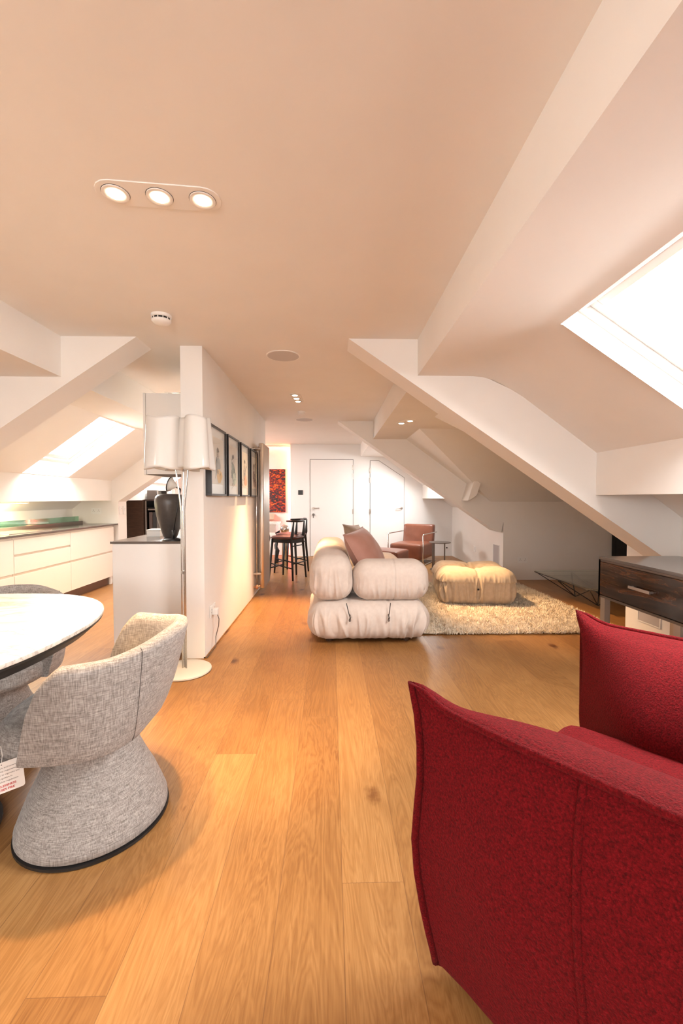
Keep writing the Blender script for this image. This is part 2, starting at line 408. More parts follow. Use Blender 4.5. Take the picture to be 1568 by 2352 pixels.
def sheet(name, prof, y0, y1, hole=None, thick=0.0, mt=None):
    """roof slope: profile (x,z) swept along Y, one rectangular hole (ya,yb,xa,xb)"""
    ys = [y0, y1]
    pr = list(prof)
    if hole:
        ys = sorted(set(ys + [hole[0], hole[1]]))
        for hx in hole[2:]:
            out = []
            for a, b in zip(pr, pr[1:]):
                out.append(a)
                lo, hi = sorted((a[0], b[0]))
                if lo + 1e-4 < hx < hi - 1e-4:
                    t = (hx - a[0]) / (b[0] - a[0]); out.append((hx, a[1] + t*(b[1]-a[1])))
            out.append(pr[-1]); pr = out
    m = MB()
    for ya, yb in zip(ys, ys[1:]):
        for a, b in zip(pr, pr[1:]):
            if hole:
                mx_ = (a[0]+b[0])/2; my = (ya+yb)/2; lo, hi = sorted(hole[2:])
                if hole[0] < my < hole[1] and lo < mx_ < hi: continue
            m.poly([(a[0], ya, a[1]), (b[0], ya, b[1]), (b[0], yb, b[1]), (a[0], yb, a[1])])
    bm = bmesh.new(); me = bpy.data.meshes.new(name); me.from_pydata(m.v, [], m.f); bm.from_mesh(me)
    bmesh.ops.remove_doubles(bm, verts=bm.verts, dist=1e-4); bmesh.ops.recalc_face_normals(bm, faces=bm.faces)
    bm.to_mesh(me); bm.free(); me.materials.append(mt or M_wall)
    me.polygons.foreach_set('use_smooth', [True]*len(me.polygons))
    try: me.set_sharp_from_angle(angle=radians(22))
    except Exception: pass
    o = bpy.data.objects.new(name, me); COL.objects.link(o); structure(o)
    return o

S1 = lambda x: 1.785 - 0.735 * (x - 1.549)         # right slope, bay by the camera
S2 = lambda x: 2.06 - 0.722 * (x - 1.09)            # right slope further back
SL = lambda x: 2.04 - 0.722 * (-2.33 - x)           # left slope
XK = 2.53                                           # right knee wall
# right side, near bay
prR1 = [(0.61, ZC), (0.61, 2.065), (1.0, 2.064), (1.07, 2.058), (1.14, 2.040), (1.21, 2.008), (1.28, 1.970), (1.36, 1.923), (1.549, S1(1.549)), (1.9, S1(1.9)),
        (1.9, 1.225), (2.31, 1.225), (XK, S1(XK))]
sheet('ceiling_slope_near', prR1, YF, 3.10, (0.90, 2.075, 1.115, 1.86))
# right side, far bay with its roof window
prR3 = [(0.61, ZC), (0.61, 2.062), (1.09, 2.06), (1.9, S2(1.9)), (1.9, 1.2), (2.28, 1.2), (XK, S2(XK))]
sheet('ceiling_slope_far', prR3, 6.22, 9.2, (7.0, 8.3, 1.14, 1.88))
# left side
prL1 = [(-1.86, ZC), (-1.86, 2.04), (-2.33, 2.04), (-3.14, SL(-3.14)), (-3.14, 1.17), (-3.55, 1.17), (-3.70, SL(-3.70))]
sheet('ceiling_slope_left_near', prL1, YF, 3.10, (-1.2, 0.1, -3.10, -2.36))
sheet('ceiling_slope_kitchen', prL1, 3.02, 6.3, (4.42, 5.19, -3.135, -2.345))
sheet('ceiling_slope_study', prL1, 6.22, 9.2, (7.1, 8.4, -3.10, -2.36))

# alcove (dormer) between the two frames on the right
YN, YV = 4.50, 5.26
ZW = 1.15; XV = 1.09 + (2.06 - ZW) / 0.722; YA0, YA1 = 3.58, 6.20; XE = 4.5
m = MB()
m.poly([(0.61, 3.02, ZC), (0.61, 6.3, ZC), (0.61, 6.3, 2.062), (0.61, 3.02, 2.062)])
m.poly([(0.61, 3.02, 2.062), (0.61, 6.3, 2.062), (1.09, 6.3, 2.06), (1.09, 3.02, 2.06)])
m.poly([(1.09, YN, 2.06), (1.09, YV, 2.06), (XE, YV, 2.06), (XE, YN, 2.06)])
m.poly([(1.09, YV, 2.06), (1.09, YA1+.02, 2.06), (XK, YA1+.02, S2(XK)), (XV, YA1, ZW)])
m.poly([(1.09, YN, 2.06), (XV, YA0, ZW), (XK, YA0, S2(XK)), (XK, 3.02, S2(XK)), (1.09, 3.02, 2.06)])
m.poly([(1.09, YV, 2.06), (XE, YV, 2.06), (XE, YA1, ZW), (XV, YA1, ZW)])
m.poly([(1.09, YN, 2.06), (XE, YN, 2.06), (XE, YA0, ZW), (XV, YA0, ZW)])
for yy in (YA0 + 0.001, YA1 - 0.001): m.poly([(XV-0.02, yy, ZW+0.03), (XK+0.02, yy, ZW+0.03), (XK+0.02, yy, S2(XK)-0.03), (XV-.02, yy, ZW-0.01)])
structure(m.build('ceiling_alcove', M_wall))
m = MB(); m.box(XK, XE, YA1, YA1+0.1, 0, ZW+.03); structure(m.build('wall_alcove_back', M_wall))
m = MB(); m.box(XK, XE, YA0-0.1, YA0, 0, ZW+.03); structure(m.build('wall_alcove_front', M_wall))
m = MB(); m.poly([(XE, YA0, 0), (XE, YA1, 0), (XE, YA1, ZW), (XE, YV, 2.06), (XE, YN, 2.06), (XE, YA0, ZW)]); structure(m.build('wall_alcove_end', M_wall))

# knee walls
m = MB(); m.box(XK, XK+.1, YF, YA0-0.1, 0, 1.08); structure(m.build('wall_right_near', M_wall))
m = MB(); m.box(XK, XK+.1, YA1+0.1, 9.2, 0, 1.03); structure(m.build('wall_right_far', M_wall))
m = MB(); m.box(-3.80, -3.70, YF, 9.2, 0, 1.2); structure(m.build('wall_left', M_wall))
# end walls
m = MB(); m.box(-0.835, 4.0, YB, YB+0.12, 0, 2.5); structure(m.build('wall_back', M_door))
m = MB(); m.box(-4.0, -0.5, 9.06, 9.16, 0, 2.5); structure(m.build('wall_back_left', M_wall))
m = MB(); m.box(-4.6, -2.15, YF-0.1, YF, 0, 2.5); m.box(0.85, 4.6, YF-0.1, YF, 0, 2.5); m.box(-2.15, 0.85, YF-0.1, YF, 0, 1.05); m.box(-2.15, 0.85, YF-0.1, YF, 2.05, 2.5); structure(m.build('wall_front', M_wall))
# partition with the pictures
m = MB(); m.box(-1.105, -0.945, 3.19, 6.2, 0, ZC); structure(m.build('wall_partition', M_wall))
# kitchen end wall below the left frame
m = MB(); m.prism([(-3.75, 6.2, 0), (-3.055, 6.2, 0), (-3.055, 6.2, 1.155), (-3.75, 6.2, 1.155)], (0, .25, 0)); structure(m.build('wall_kitchen_end', M_wall))

# boxed-in roof frames (two per side)
def truss(name, y0, y1, side, pts):
    m = MB(); m.prism([(x, y0, z) for x, z in pts], (0, y1-y0, 0)); structure(m.build(name, M_wall))
slo = 0.676
R = lambda x: 2.318 - slo*(x - 0.124)
truss('trim_1', 3.02, 3.27, 1, [(0.124, ZC), (XK, R(XK)), (XK, 1.10), (2.31, 1.26), (1.9, 1.26), (1.9, S1(1.9)), (1.36, 1.935), (1.07, 2.068), (0.62, 2.068), (0.62, ZC+.01)])
truss('trim_2', 6.20, 6.45, 1, [(0.100, ZC), (2.42, 0.72), (2.50, 0.702), (XK, 0.86), (XK, S2(XK)), (1.09, 2.064), (0.62, 2.066), (0.62, ZC+.01)])
L = lambda x: 2.318 - slo*(-1.345 - x)
truss('trim_3', 3.02, 3.27, -1, [(-1.345, ZC), (-3.70, L(-3.70)), (-3.70, 1.08), (-3.14, 1.4), (-2.33, 2.045), (-1.87, 2.045), (-1.87, ZC+.01)])
truss('trim_4', 6.20, 6.45, -1, [(-1.345, ZC), (-3.055, 1.155), (-3.75, 1.155), (-3.75, 1.2), (-3.14, SL(-3.14)+.01), (-2.33, 2.045), (-1.87, 2.045), (-1.87, ZC+.01)])
# sawn-off end of the lower boxed purlin on the far frame
m = MB(); m.prism([(1.997, 5.90, 1.475), (2.085, 5.90, 1.41), (2.025, 5.90, 1.235), (1.905, 5.90, 1.168)], (0, 0.31, 0)); structure(m.build('trim_5', M_wall, bevel=0.004))
# upper purlin stub on the back wall is part of the profile; skirtings
m = MB(); m.box(-0.955, -0.938, 3.19, 6.19, 0, 0.012); structure(m.build('baseboard_partition', M_floor))

# ------------------------------------------------------------------ roof windows
def roof_window(idx, side, y0, y1, xa, xb, zf, vertical_bottom=False, dep=0.10):
    """xa = upper x (near the ridge), xb = lower x; zf slope function"""
    sl = (zf(xb) - zf(xa)) / (xb - xa)
    n = Vector((-sl, 0, 1)).normalized()
    A = Vector((xa, 0, zf(xa))); B = Vector((xb, 0, zf(xb)))
    Ao = A + n*dep; Bo = B + n*dep
    if vertical_bottom: 
        t = (B - A).normalized(); Bo = B + n*dep - t * ((n*dep).x / t.x)
    root = structure(bpy.data.objects.new('window_%d' % idx, None)); COL.objects.link(root)
    def P3(p, y): return Vector((p.x, y, p.z))
    m = MB()
    for y in (y0, y1): m.poly([P3(A, y), P3(B, y), P3(Bo, y), P3(Ao, y)])
    m.poly([P3(A, y0), P3(A, y1), P3(Ao, y1), P3(Ao, y0)]); m.poly([P3(B, y0), P3(B, y1), P3(Bo, y1), P3(Bo, y0)])
    m.build('reveal', M_white, root, solid=-1)
    T = (Bo - Ao).normalized(); Ltot = (Bo - Ao).length
    def ring(name, w, t0, t1, inset, mt, bev=0.003):
        m = MB()
        def bx(s0, s1, ya, yb):
            ps = [Ao + T*s0 + n*t0, Ao + T*s1 + n*t0, Ao + T*s1 + n*t1, Ao + T*s0 + n*t1]
            m.prism([P3(p, ya) for p in ps], (0, yb-ya, 0))
        bx(inset, Ltot-inset, y0+inset, y0+inset+w); bx(inset, Ltot-inset, y1-inset-w, y1-inset)
        bx(inset, inset+w, y0+inset+w, y1-inset-w); bx(Ltot-inset-w, Ltot-inset, y0+inset+w, y1-inset-w)
        return m.build(name, mt, root, bevel=bev)
    ring('outer_frame', 0.045, -0.004, 0.05, -0.004, M_white)
    ring('sash', 0.055, 0.018, 0.065, 0.044, M_white)
    m = MB(); ps = [Ao + T*0.09 + n*0.045, Ao + T*(Ltot-0.09) + n*0.045, Ao + T*(Ltot-0.09) + n*0.052, Ao + T*0.09 + n*0.052]
    m.prism([P3(p, y0+0.09) for p in ps], (0, y1-y0-0.18, 0)); m.build('pane', M_pane, root)
    m = MB(); ps = [Ao + T*0.005 - n*0.012, Ao + T*0.05 - n*0.012, Ao + T*0.05 + n*0.01, Ao + T*0.005 + n*0.01]
    m.prism([P3(p, y0+0.02) for p in ps], (0, y1-y0-0.06, 0)); m.build('blind_cassette', M_white, root, bevel=0.004)
    return root
roof_window(1, 1, 0.90, 2.075, 1.115, 1.86, lambda x: 2.052 - 0.648*(x-1.115) if x < 1.2 else S1(x))
roof_window(2, -1, 4.42, 5.19, -2.345, -3.135, SL, True, 0.13)
roof_window(3, 1, 7.0, 8.3, 1.14, 1.88, S2)
roof_window(4, -1, 7.1, 8.4, -2.36, -3.10, SL)  # study roof window, added to brighten the room
roof_window(5, -1, -1.2, 0.1, -2.36, -3.10, SL)  # out-of-view roof window, added for extra daylight
w6 = structure(bpy.data.objects.new('window_6', None)); COL.objects.link(w6); w6.location = (-0.65, YF-0.05, 1.05)  # rear window out of view, added to light the room from behind
m = MB()
for x in (-1.5, -0.52, 0.46, 1.44): m.box(x, x+0.06, -0.03, 0.03, 0, 1.0)
m.box(-1.5, 1.5, -0.03, 0.03, 0, 0.06); m.box(-1.5, 1.5, -0.03, 0.03, 0.94, 1.0); m.build('window_frame', M_white, w6)
m = MB(); m.box(-1.46, 1.46, -0.006, 0.0, 0.04, 0.96); m.build('pane', M_pane, w6)
# ------------------------------------------------------------------ doors in the back wall
def door(idx, pts, hx, hinge_x, hs, keys):
    root = structure(bpy.data.objects.new('door_%d' % idx, None)); COL.objects.link(root); root.location = (pts[0][0], YB, 0)
    n = len(pts); cx = sum(p[0] for p in pts)/n; cz = sum(p[1] for p in pts)/n
    m = MB(); m.prism([(x, YB-0.001, z) for x, z in pts], (0, -0.0035, 0)); m.build('gap', M_gap, root, world=True)
    ins = 0.008
    q = []
    for i in range(n):   # inset polygon
        p0, p1, p2 = Vector(pts[i-1]), Vector(pts[i]), Vector(pts[(i+1) % n])
        a = (p1-p0).normalized(); b = (p2-p1).normalized()
        na = Vector((-a.y, a.x)); nb = Vector((-b.y, b.x)); k = (na+nb); k = k / (1 + na.dot(nb)); q.append(p1 + k*ins)
    m = MB(); m.prism([(p.x, YB-0.002, p.y) for p in q], (0, -0.010, 0)); m.build('door_leaf', M_door, root, world=True)
    d = 1 if hinge_x > hx else -1
    m = MB(); m.lathe([(0.026, 0), (0.026, 0.008)], (hx, YB-0.020, 1.0), 20, 'y'); m.tube([(hx, YB-0.014, 1.0), (hx, YB-0.06, 1.0), (hx+0.012*d, YB-0.066, 1.0), (hx+0.125*d, YB-0.066, 1.0)], 0.0095, 10)
    m.build('door_handle', M_steel, root, smooth=True, angle=40, world=True)
    if keys:
        m = MB(); m.lathe([(0.026, 0), (0.026, 0.010)], (hx, YB-0.022, 0.865), 20, 'y'); m.box(hx-0.002, hx+0.002, YB-0.045, YB-0.02, 0.855, 0.875); m.box(hx-.010, hx+.010, YB-.047, YB-.044, .80, .855)
        m.build('keyhole_plate', M_dsteel, root, world=True)
    for z in hs:
        m = MB(); m.cyl((hinge_x, YB-0.016, z-0.05), 0.008, 0.10, 10); m.box(hinge_x-0.016, hinge_x+0.016, YB-0.0135, YB-0.012, z-0.05, z+0.05); m.build('hinge', M_steel, root, world=True)
door(1, [(-0.435, 0.0), (0.462, 0.0), (0.462, 2.01), (-0.435, 2.01)], -0.365, 0.455, (1.84, 1.66, 0.93), True)
door(2, [(0.806, 0.0), (1.524, 0.0), (1.524, 1.635), (0.995, 1.985), (0.806, 1.985)], 1.465, 0.812, (1.78, 1.58, 0.93, 0.2), False)

# ------------------------------------------------------------------ ceiling fittings
def downlight(name, label, c, ax, L, wd, n, hole_r, targets, powers, z=ZC, group=None, ang=55, plate=True):
    """plate with n recessed lamps; ax = unit vector along the plate"""
    root = thing(name, label, 'ceiling light', (c[0], c[1], z), 0, group)
    ax = Vector((ax[0], ax[1], 0)).normalized(); ay = Vector((-ax.y, ax.x, 0))
    m = MB(); pts = []
    r = wd/2
    for s in (1, -1):
        for k in range(9):
            a = -pi/2 + pi*k/8
            pts.append(ax*s*((L/2-r) + r*cos(a)) + ay*s*r*sin(a) + Vector((0, 0, -0.004)))
    m.prism(pts, (0, 0, 0.006)); m.build('mounting_plate', M_wall, root, bevel=0.001)
    for i in range(n):
        t = (i-(n-1)/2) * (L - wd*1.05) / max(1, n-1)
        p = ax*t
        m = MB(); m.lathe([(hole_r, -0.0045), (hole_r, -0.008), (hole_r-0.004, -0.009), (hole_r*0.60, -0.0055), (hole_r*0.56, 0.0)], p, 28)
        g = m.build('bezel', M_wall, root, smooth=True, angle=40)
        m = MB(); m.lathe([(hole_r*1.04, -0.0043), (hole_r*1.04, -0.0049), (0.001, -0.0049)], p, 28); m.build('gap_ring', M_gap, g)
        m = MB(); m.lathe([(hole_r*0.60, -0.007), (hole_r*0.55, -0.010), (0.0, -0.011)], p, 24); m.build('bulb', M_bulb, g, smooth=True)
        s = spot(Vector((c[0], c[1], z)) + p + Vector((0, 0, -0.02)), targets[i], powers[i], angle=(ang[i] if isinstance(ang, tuple) else ang), blend=0.8)
        s.parent = root; s.matrix_parent_inverse = WM(root).inverted()
    return root
downlight('triple_downlight', 'oblong three-lamp recessed spotlight in the ceiling above the dining chair', (-0.632, 1.628), (1, 0.09), 0.445, 0.13, 3, 0.047,
    [(-0.80, 1.62, 0), (-0.55, 1.35, 0), (-0.45, 2.45, 0)], (60, 14, 135), ang=50)
downlight('triple_downlight', 'three-lamp recessed spotlight in the orange-lit ceiling beside the picture wall', (-0.383, 4.80), (0.04, 1), 0.42, 0.125, 3, 0.045,
    [(-0.93, 4.35, 0.10), (-0.62, 4.38, 0), (0.05, 4.75, 0.6)], (28, 165, 52), ang=(64, 48, 50))
downlight('twin_downlight', 'two-lamp recessed spotlight in the lowered ceiling above the ottoman', (0.838, 4.80), (-0.42, 0.9), 0.30, 0.125, 2, 0.045,
    [(1.75, 4.7, 0.3), (2.0, 4.15, 0)], (58, 150), z=2.062, ang=52)
downlight('triple_downlight', 'added recessed spotlight above the marble table, unseen left of the frame', (-1.45, 1.45), (1, 0), 0.44, 0.13, 3, 0.047,
    [(-1.6, 1.5, 0.7), (-1.35, 1.6, 0.7), (-1.2, 1.3, 0.7)], (22, 20, 22), ang=58)  # extra fitting out of view, added to raise the brightness
downlight('triple_downlight', 'added unseen recessed spotlight in the ceiling behind the viewpoint', (-0.5, -0.9), (0, 1), 0.44, 0.13, 3, 0.047,
    [(-1.4, -0.9, 0.0), (0.1, -0.6, 0), (1.0, -0.6, 0)], (16, 16, 16), ang=80)  # extra fill lamp added behind the camera
# square kitchen downlight
root = thing('square_downlight', 'square recessed downlight over the wall cabinet in the kitchen', 'ceiling light', (-1.66, 4.64, ZC))
m = MB(); 
for (x0, x1, y0, y1) in ((-.085, .085, -.085, -.065), (-.085, .085, .065, .085), (-.085, -.065, -.065, .065), (.065, .085, -.065, .065)): m.box(x0, x1, y0, y1, -0.008, 0.0)
m.build('trim_frame', M_white, root)
m = MB(); m.box(-.065, .065, -.065, .065, -0.003, -0.001); m.build('recess', M_black, root)
m = MB(); m.lathe([(0.034, -0.004), (0.034, -0.014), (0.0, -0.02)], (0, 0, 0), 20); m.build('bulb', M_bulb, root, smooth=True)
s = spot((-1.66, 4.64, ZC-0.04), (-1.9, 4.6, 0), 60, angle=95, blend=0.8); s.parent = root; s.matrix_parent_inverse = WM(root).inverted()

for (x, y, lab, r) in ((-0.374, 3.39, 'larger flush round speaker grille in the ceiling, nearer one', 0.125), (-0.377, 6.10, 'small-looking flush round speaker grille near the far end of the ceiling', 0.12)):
    m = MB(); m.lathe([(r, 0.0), (r, -0.004), (r-0.006, -0.006), (0.0, -0.006)], (0, 0, 0), 40)
    root = thing('ceiling_speaker', lab, 'speaker', (x, y, ZC), 0)
    m.build('grille', M_spk, root); m = MB(); m.lathe([(r+0.006, 0), (r+0.006, -0.004), (r, -0.0045)], (0, 0, 0), 40); m.build('rim', M_white, root)

def smoke(x, y, lab, s=1.0, vents=True):
    root = thing('smoke_detector', lab, 'smoke detector', (x, y, ZC))
    m = MB(); m.lathe([(0.060*s, 0), (0.060*s, -0.016*s), (0.052*s, -0.019*s)], (0, 0, 0), 36); m.build('base', M_whitep, root, smooth=True, angle=40)
    m = MB(); m.lathe([(0.053*s, -0.015*s), (0.053*s, -0.034*s)], (0, 0, 0), 32); v = m.build('vent_ring', M_black if vents else M_whitep, root, smooth=True, angle=40)
    if vents:
        for k in range(12):
            a = 2*pi*k/12; m = MB(); m.box(-0.002, 0.002, 0.050, 0.0575, -0.033, -0.017)
            m.v = [(p[0]*cos(a)-p[1]*sin(a), p[0]*sin(a)+p[1]*cos(a), p[2]) for p in m.v]; m.build('fin', M_whitep, v)
    m = MB(); m.lathe([(0.056*s, -0.030*s), (0.057*s, -0.036*s), (0.045*s, -0.048*s), (0.020*s, -0.056*s), (0, -0.057*s)], (0, 0, 0), 36); m.build('cover', M_whitep, root, smooth=True)
smoke(-1.035, 2.67, 'white smoke detector with black vent band above the kitchen side')
smoke(-0.379, 5.53, 'flat white detector between the spotlight and the far ceiling speaker', 0.85, False)

# ------------------------------------------------------------------ pleated cushions
def pleat(A, freq, z0, z1, seed, hz, corner=1.0, top=False):
    """soft gathers on the sides of a cushion, strongest towards the bottom edge"""
    def f(p, n):
        s = math.atan2(p.y, p.x) * 0.0 + (p.x * (1 if abs(n.y) > abs(n.x) else 0) + p.y * (1 if abs(n.x) >= abs(n.y) else 0))
        zz = (p.z + hz) / (2*hz)
        m = (1 - sm(z0, z1, zz)) 
        m *= 0.35 + 0.65*sm(-0.25, 0.35, noise.noise(Vector((s*3.1, seed, 1.7))))
        sl = s + 0.10 * (zz-0.0) * noise.noise(Vector((s*2.0, seed*2, 3.0)))
        v = noise.noise(Vector((sl*freq, zz*1.1, seed))) 
        v = max(1 - abs(v)*5.5, -0.9)
        edge = sm(0.0, 0.10, zz)
        h = Vector((n.x, n.y, n.z*0.3))
        return h * (A * v * m * (0.35+0.65*edge))
    return f
def seamed(hx, hy, hz, r, n, A, freq, z0, z1, seed, seams=(), bulge=0.0, dimples=()):
    pf = pleat(A, freq, z0, z1, seed, hz)
    def f(p, nr):
        d = pf(p, nr)
        q = 0.0
        for ax, pos, wd, dep in seams:
            t = abs((p.x if ax == 'x' else p.y) - pos); q -= dep * exp(-(t/wd)**2)
        for (dx, dy, rad, dep) in dimples:
            t = sqrt((p.x-dx)**2 + (p.y-dy)**2); 
            if nr.z > 0.2: d.z -= dep * exp(-(t/rad)**2)
        b = bulge * (1 - (p.x/hx)**2) * (1 - (p.y/hy)**2) if nr.z > 0.3 else 0
        return d + nr * q + Vector((0, 0, b))
    return rbox(hx, hy, hz, r, n, f)

# ---- modular sofa
sofa = thing('modular_sofa', 'cream tufted modular sofa with gathered cushions seen from its arm end', 'sofa', (0.315, 4.4, 0))
def at(mb, x, y, z):
    mb.v = [(p[0]+x, p[1]+y, p[2]+z) for p in mb.v]; return mb
b1 = seamed(0.505, 0.49, 0.163, 0.15, (190, 100, 40), 0.026, 17, 0.40, 1.0, 1.0, seams=(('x', -0.175, 0.018, 0.006), ('x', 0.165, 0.018, 0.006)))
at(b1, 0, -0.50, 0.192).build('seat_base', M_sofa, sofa, smooth=True)
b2 = seamed(0.505, 0.48, 0.163, 0.15, (60, 60, 24), 0.014, 14, 0.45, 0.95, 2.0)
at(b2, 0, 0.49, 0.192).build('seat_base', M_sofa, sofa, smooth=True)
for (y, hy, sd) in ((-0.52, 0.46, 3.0), (0.42, 0.46, 4.0)):
    b = seamed(0.175, hy, 0.19, 0.135, (70, 110, 44), 0.024, 19, 0.2, 0.85, sd)
    at(b, -0.315, y, 0.545).build('backrest', M_sofa, sofa, smooth=True)
b = seamed(0.318, 0.165, 0.168, 0.135, (140, 60, 44), 0.020, 20, 0.1, 0.75, 5.0, seams=(('x', 0.02, 0.006, 0.006),))
at(b, 0.185, -0.80, 0.518).build('armrest', M_sofa, sofa, smooth=True)
b = seamed(0.33, 0.36, 0.09, 0.085, (30, 30, 10), 0.003, 14, 0.2, 0.6, 6.0, bulge=0.03, dimples=((0, 0, 0.12, 0.03),))
at(b, 0.16, -0.27, 0.40).build('seat_cushion', M_sofa, sofa, smooth=True)
b = seamed(0.33, 0.44, 0.10, 0.095, (30, 30, 10), 0.003, 14, 0.2, 0.6, 7.0, bulge=0.05, dimples=((0, 0, 0.12, 0.03),))
at(b, 0.16, 0.53, 0.42).build('seat_cushion', M_sofa, sofa, smooth=True)
for (xa, xb) in ((-0.192, -0.165), (0.165, 0.148)):
    m = MB(); pts = [(xa, -0.985, 0.356), (xa*.6+xb*.4, -0.996, 0.31), (xb, -1.0, 0.245)]
    m.tube(pts, 0.0035, 6); cd = m.build('fastening_cord', M_black, sofa)
    m = MB(); m.tube([(xb-.001, -0.998, 0.268), (xb+.004, -1.006, 0.245), (xb, -1.008, 0.228)], 0.006, 8); m.lathe([(0.004, 0), (0.009, 0.004), (0.009, 0.014), (0.004, 0.018)], (xb, -1.008, 0.212), 10); m.build('hook', M_dsteel, cd, smooth=True)
for (x, y) in ((-0.33, -0.82), (0.32, -0.82), (-0.33, 0.86), (0.33, 0.86)):
    m = MB(); m.lathe([(0.03, 0.0), (0.035, 0.045)], (x, y, 0), 16); m.build('foot', M_dwood, sofa)

# ---- scatter cushions
def scatter(label, mt, loc, rot, hs, th, seed):
    def fn(side):
        def g(u, v):
            a = u*2-1; b = v*2-1
            k = 1 - 0.05*(1-a*a) * abs(b)**6; k2 = 1 - 0.05*(1-b*b) * abs(a)**6
            x = a*hs*k2; y = b*hs*k
            z = th * (max(0, 1-abs(a)**2.6)**0.6) * (max(0, 1-abs(b)**2.6)**0.6)
            z += 0.007*noise.noise(Vector((x*9, y*9, seed+side)))*(1-abs(a)**6)*(1-abs(b)**6)
            return (x, y, side*z)
        return g
    m = MB(); m.grid(fn(1), 25, 25); m.grid(fn(-1), 25, 25)
    root = thing('scatter_cushion', label, 'cushion', loc)
    Zv = Vector(rot[:3]).normalized(); Yv = (Vector((0, 0, 1)) - Zv*Zv.z).normalized(); Xv = Yv.cross(Zv)
    root.rotation_euler = (Matrix((Xv, Yv, Zv)).transposed() @ Matrix.Rotation(rot[3], 3, 'Z')).to_euler()
    bm_o = m.build('cover', mt, root, smooth=True)
    e = [(-hs, -hs), (hs, -hs), (hs, hs), (-hs, hs)]; pts = []
    for i in range(4):
        p, q = e[i], e[(i+1) % 4]
        for k in range(10):
            t = k/10; a = p[0]+(q[0]-p[0])*t; b = p[1]+(q[1]-p[1])*t
            u_, v_ = a/hs, b/hs
            kk = 1 - 0.05*(1-u_*u_)*abs(v_)**6; kk2 = 1 - 0.05*(1-v_*v_)*abs(u_)**6
            pts.append((a*kk2, b*kk, 0))
    m = MB(); m.tube(pts, 0.004, 6, closed=True); m.build('piping', mt, root, smooth=True)
    return root
scatter('pinkish brown velvet cushion leaning in the near corner of the sofa', M_velvet, (0.325, 3.97, 0.685), (0.80, -0.42, 0.50, 0.10), 0.245, 0.115, 3)
scatter('taupe velvet cushion mostly hidden behind the pinkish one on the sofa', M_velvet2, (0.300, 4.29, 0.715), (0.84, -0.30, 0.45, -0.08), 0.245, 0.08, 9)

# ---- ottoman
ot = thing('tufted_ottoman', 'square taupe gathered ottoman standing on the shaggy rug', 'ottoman', (1.665, 5.02, 0), radians(-7))
def otf():
    pf = pleat(0.024, 19, 0.45, 1.0, 11.0, 0.19)
    def f(p, nr):
        d = pf(p, nr); q = 0
        r_ = sqrt(p.x**2 + p.y**2)
        if nr.z > 0.15:
            q -= 0.085*exp(-(r_/0.11)**2)
            an = math.atan2(p.y, p.x); q += 0.010*cos(an*9+1.5*noise.noise(Vector((an, 0, 0))))*exp(-((r_-0.12)/0.09)**2)
        for t in (abs(p.x), abs(p.y)):
            q -= 0.016*exp(-(t/0.016)**2) * (0.35 + 0.65*sm(0.0, 0.5, 1-abs(p.z)/0.19 if nr.z < .5 else 1)) * (1 if nr.z > -0.3 else 0)
        q += 0.016*(1-exp(-(p.x/0.12)**2))*(1-exp(-(p.y/0.12)**2)) if nr.z > 0 else 0
        return d + nr*q
    return f
at(rbox(0.415, 0.405, 0.200, 0.135, (130, 120, 50), otf()), 0, -0.02, 0.208).build('body', M_otto, ot, smooth=True)
for (x, y, z) in ((0.0, -0.412, 0.20), (0, -0.02, 0.335)):
    m = MB(); m.lathe([(0.0, 0.0), (0.010, 0.003), (0.011, 0.008), (0.0, 0.012)], (x, y, z), 14, 'y' if y else 'z'); m.build('button', M_black, ot, smooth=True)
m = MB(); m.box(-0.30, 0.30, -0.30, 0.30, 0.013, 0.04); m.build('base', M_black, ot)

# ---- shaggy rug
rug = thing('shaggy_rug', 'thick cream shag rug under the ottoman beside the sofa', 'rug', (1.6, 4.8, 0))
M_rug = noise_mat('wool_pile', (0.66, 0.55, 0.42), (0.82, 0.72, 0.58), 60, 0.95, spec=0.1)
m = MB(); m.grid(lambda u, v: (-1.02 + u*2.02, -1.10 + v*2.22, 0.012 + 0.006*noise.noise(Vector((u*30, v*30, 0)))), 40, 40); m.build('backing', M_rug, rug)
m = MB(); rnd = random.Random(3); vs = []; fs = []
for k in range(62000):
    x = rnd.uniform(-1.03, 1.01); y = rnd.uniform(-1.12, 1.12)
    if x < -0.62 and rnd.random() < 0.85: continue
    if y > 0.5 and rnd.random() < 0.35: continue
    cl = noise.noise(Vector((x*14, y*14, 0))); cl2 = noise.noise(Vector((x*14, y*14, 9)))
    a = rnd.uniform(0, 6.283); l = rnd.uniform(0.028, 0.045); w = rnd.uniform(0.0022, 0.0038)
    lx = cos(a)*0.012 + cl*0.030; ly = sin(a)*0.012 + cl2*0.030 - (0.010 if y < -1.05 else 0)
    px, py = cos(a+1.57)*w, sin(a+1.57)*w; i = len(vs)
    vs += [(x-px, y-py, 0.008), (x+px, y+py, 0.008), (x+lx*0.5+px, y+ly*0.5+py, l*0.65), (x+lx*0.5-px, y+ly*0.5-py, l*0.65), (x+lx*1.3, y+ly*1.3, l)]
    fs += [(i, i+1, i+2, i+3), (i+3, i+2, i+4)]
m.add(vs, fs); o = m.build('pile', M_rug, rug, solid=-1); o['kind'] = 'stuff'

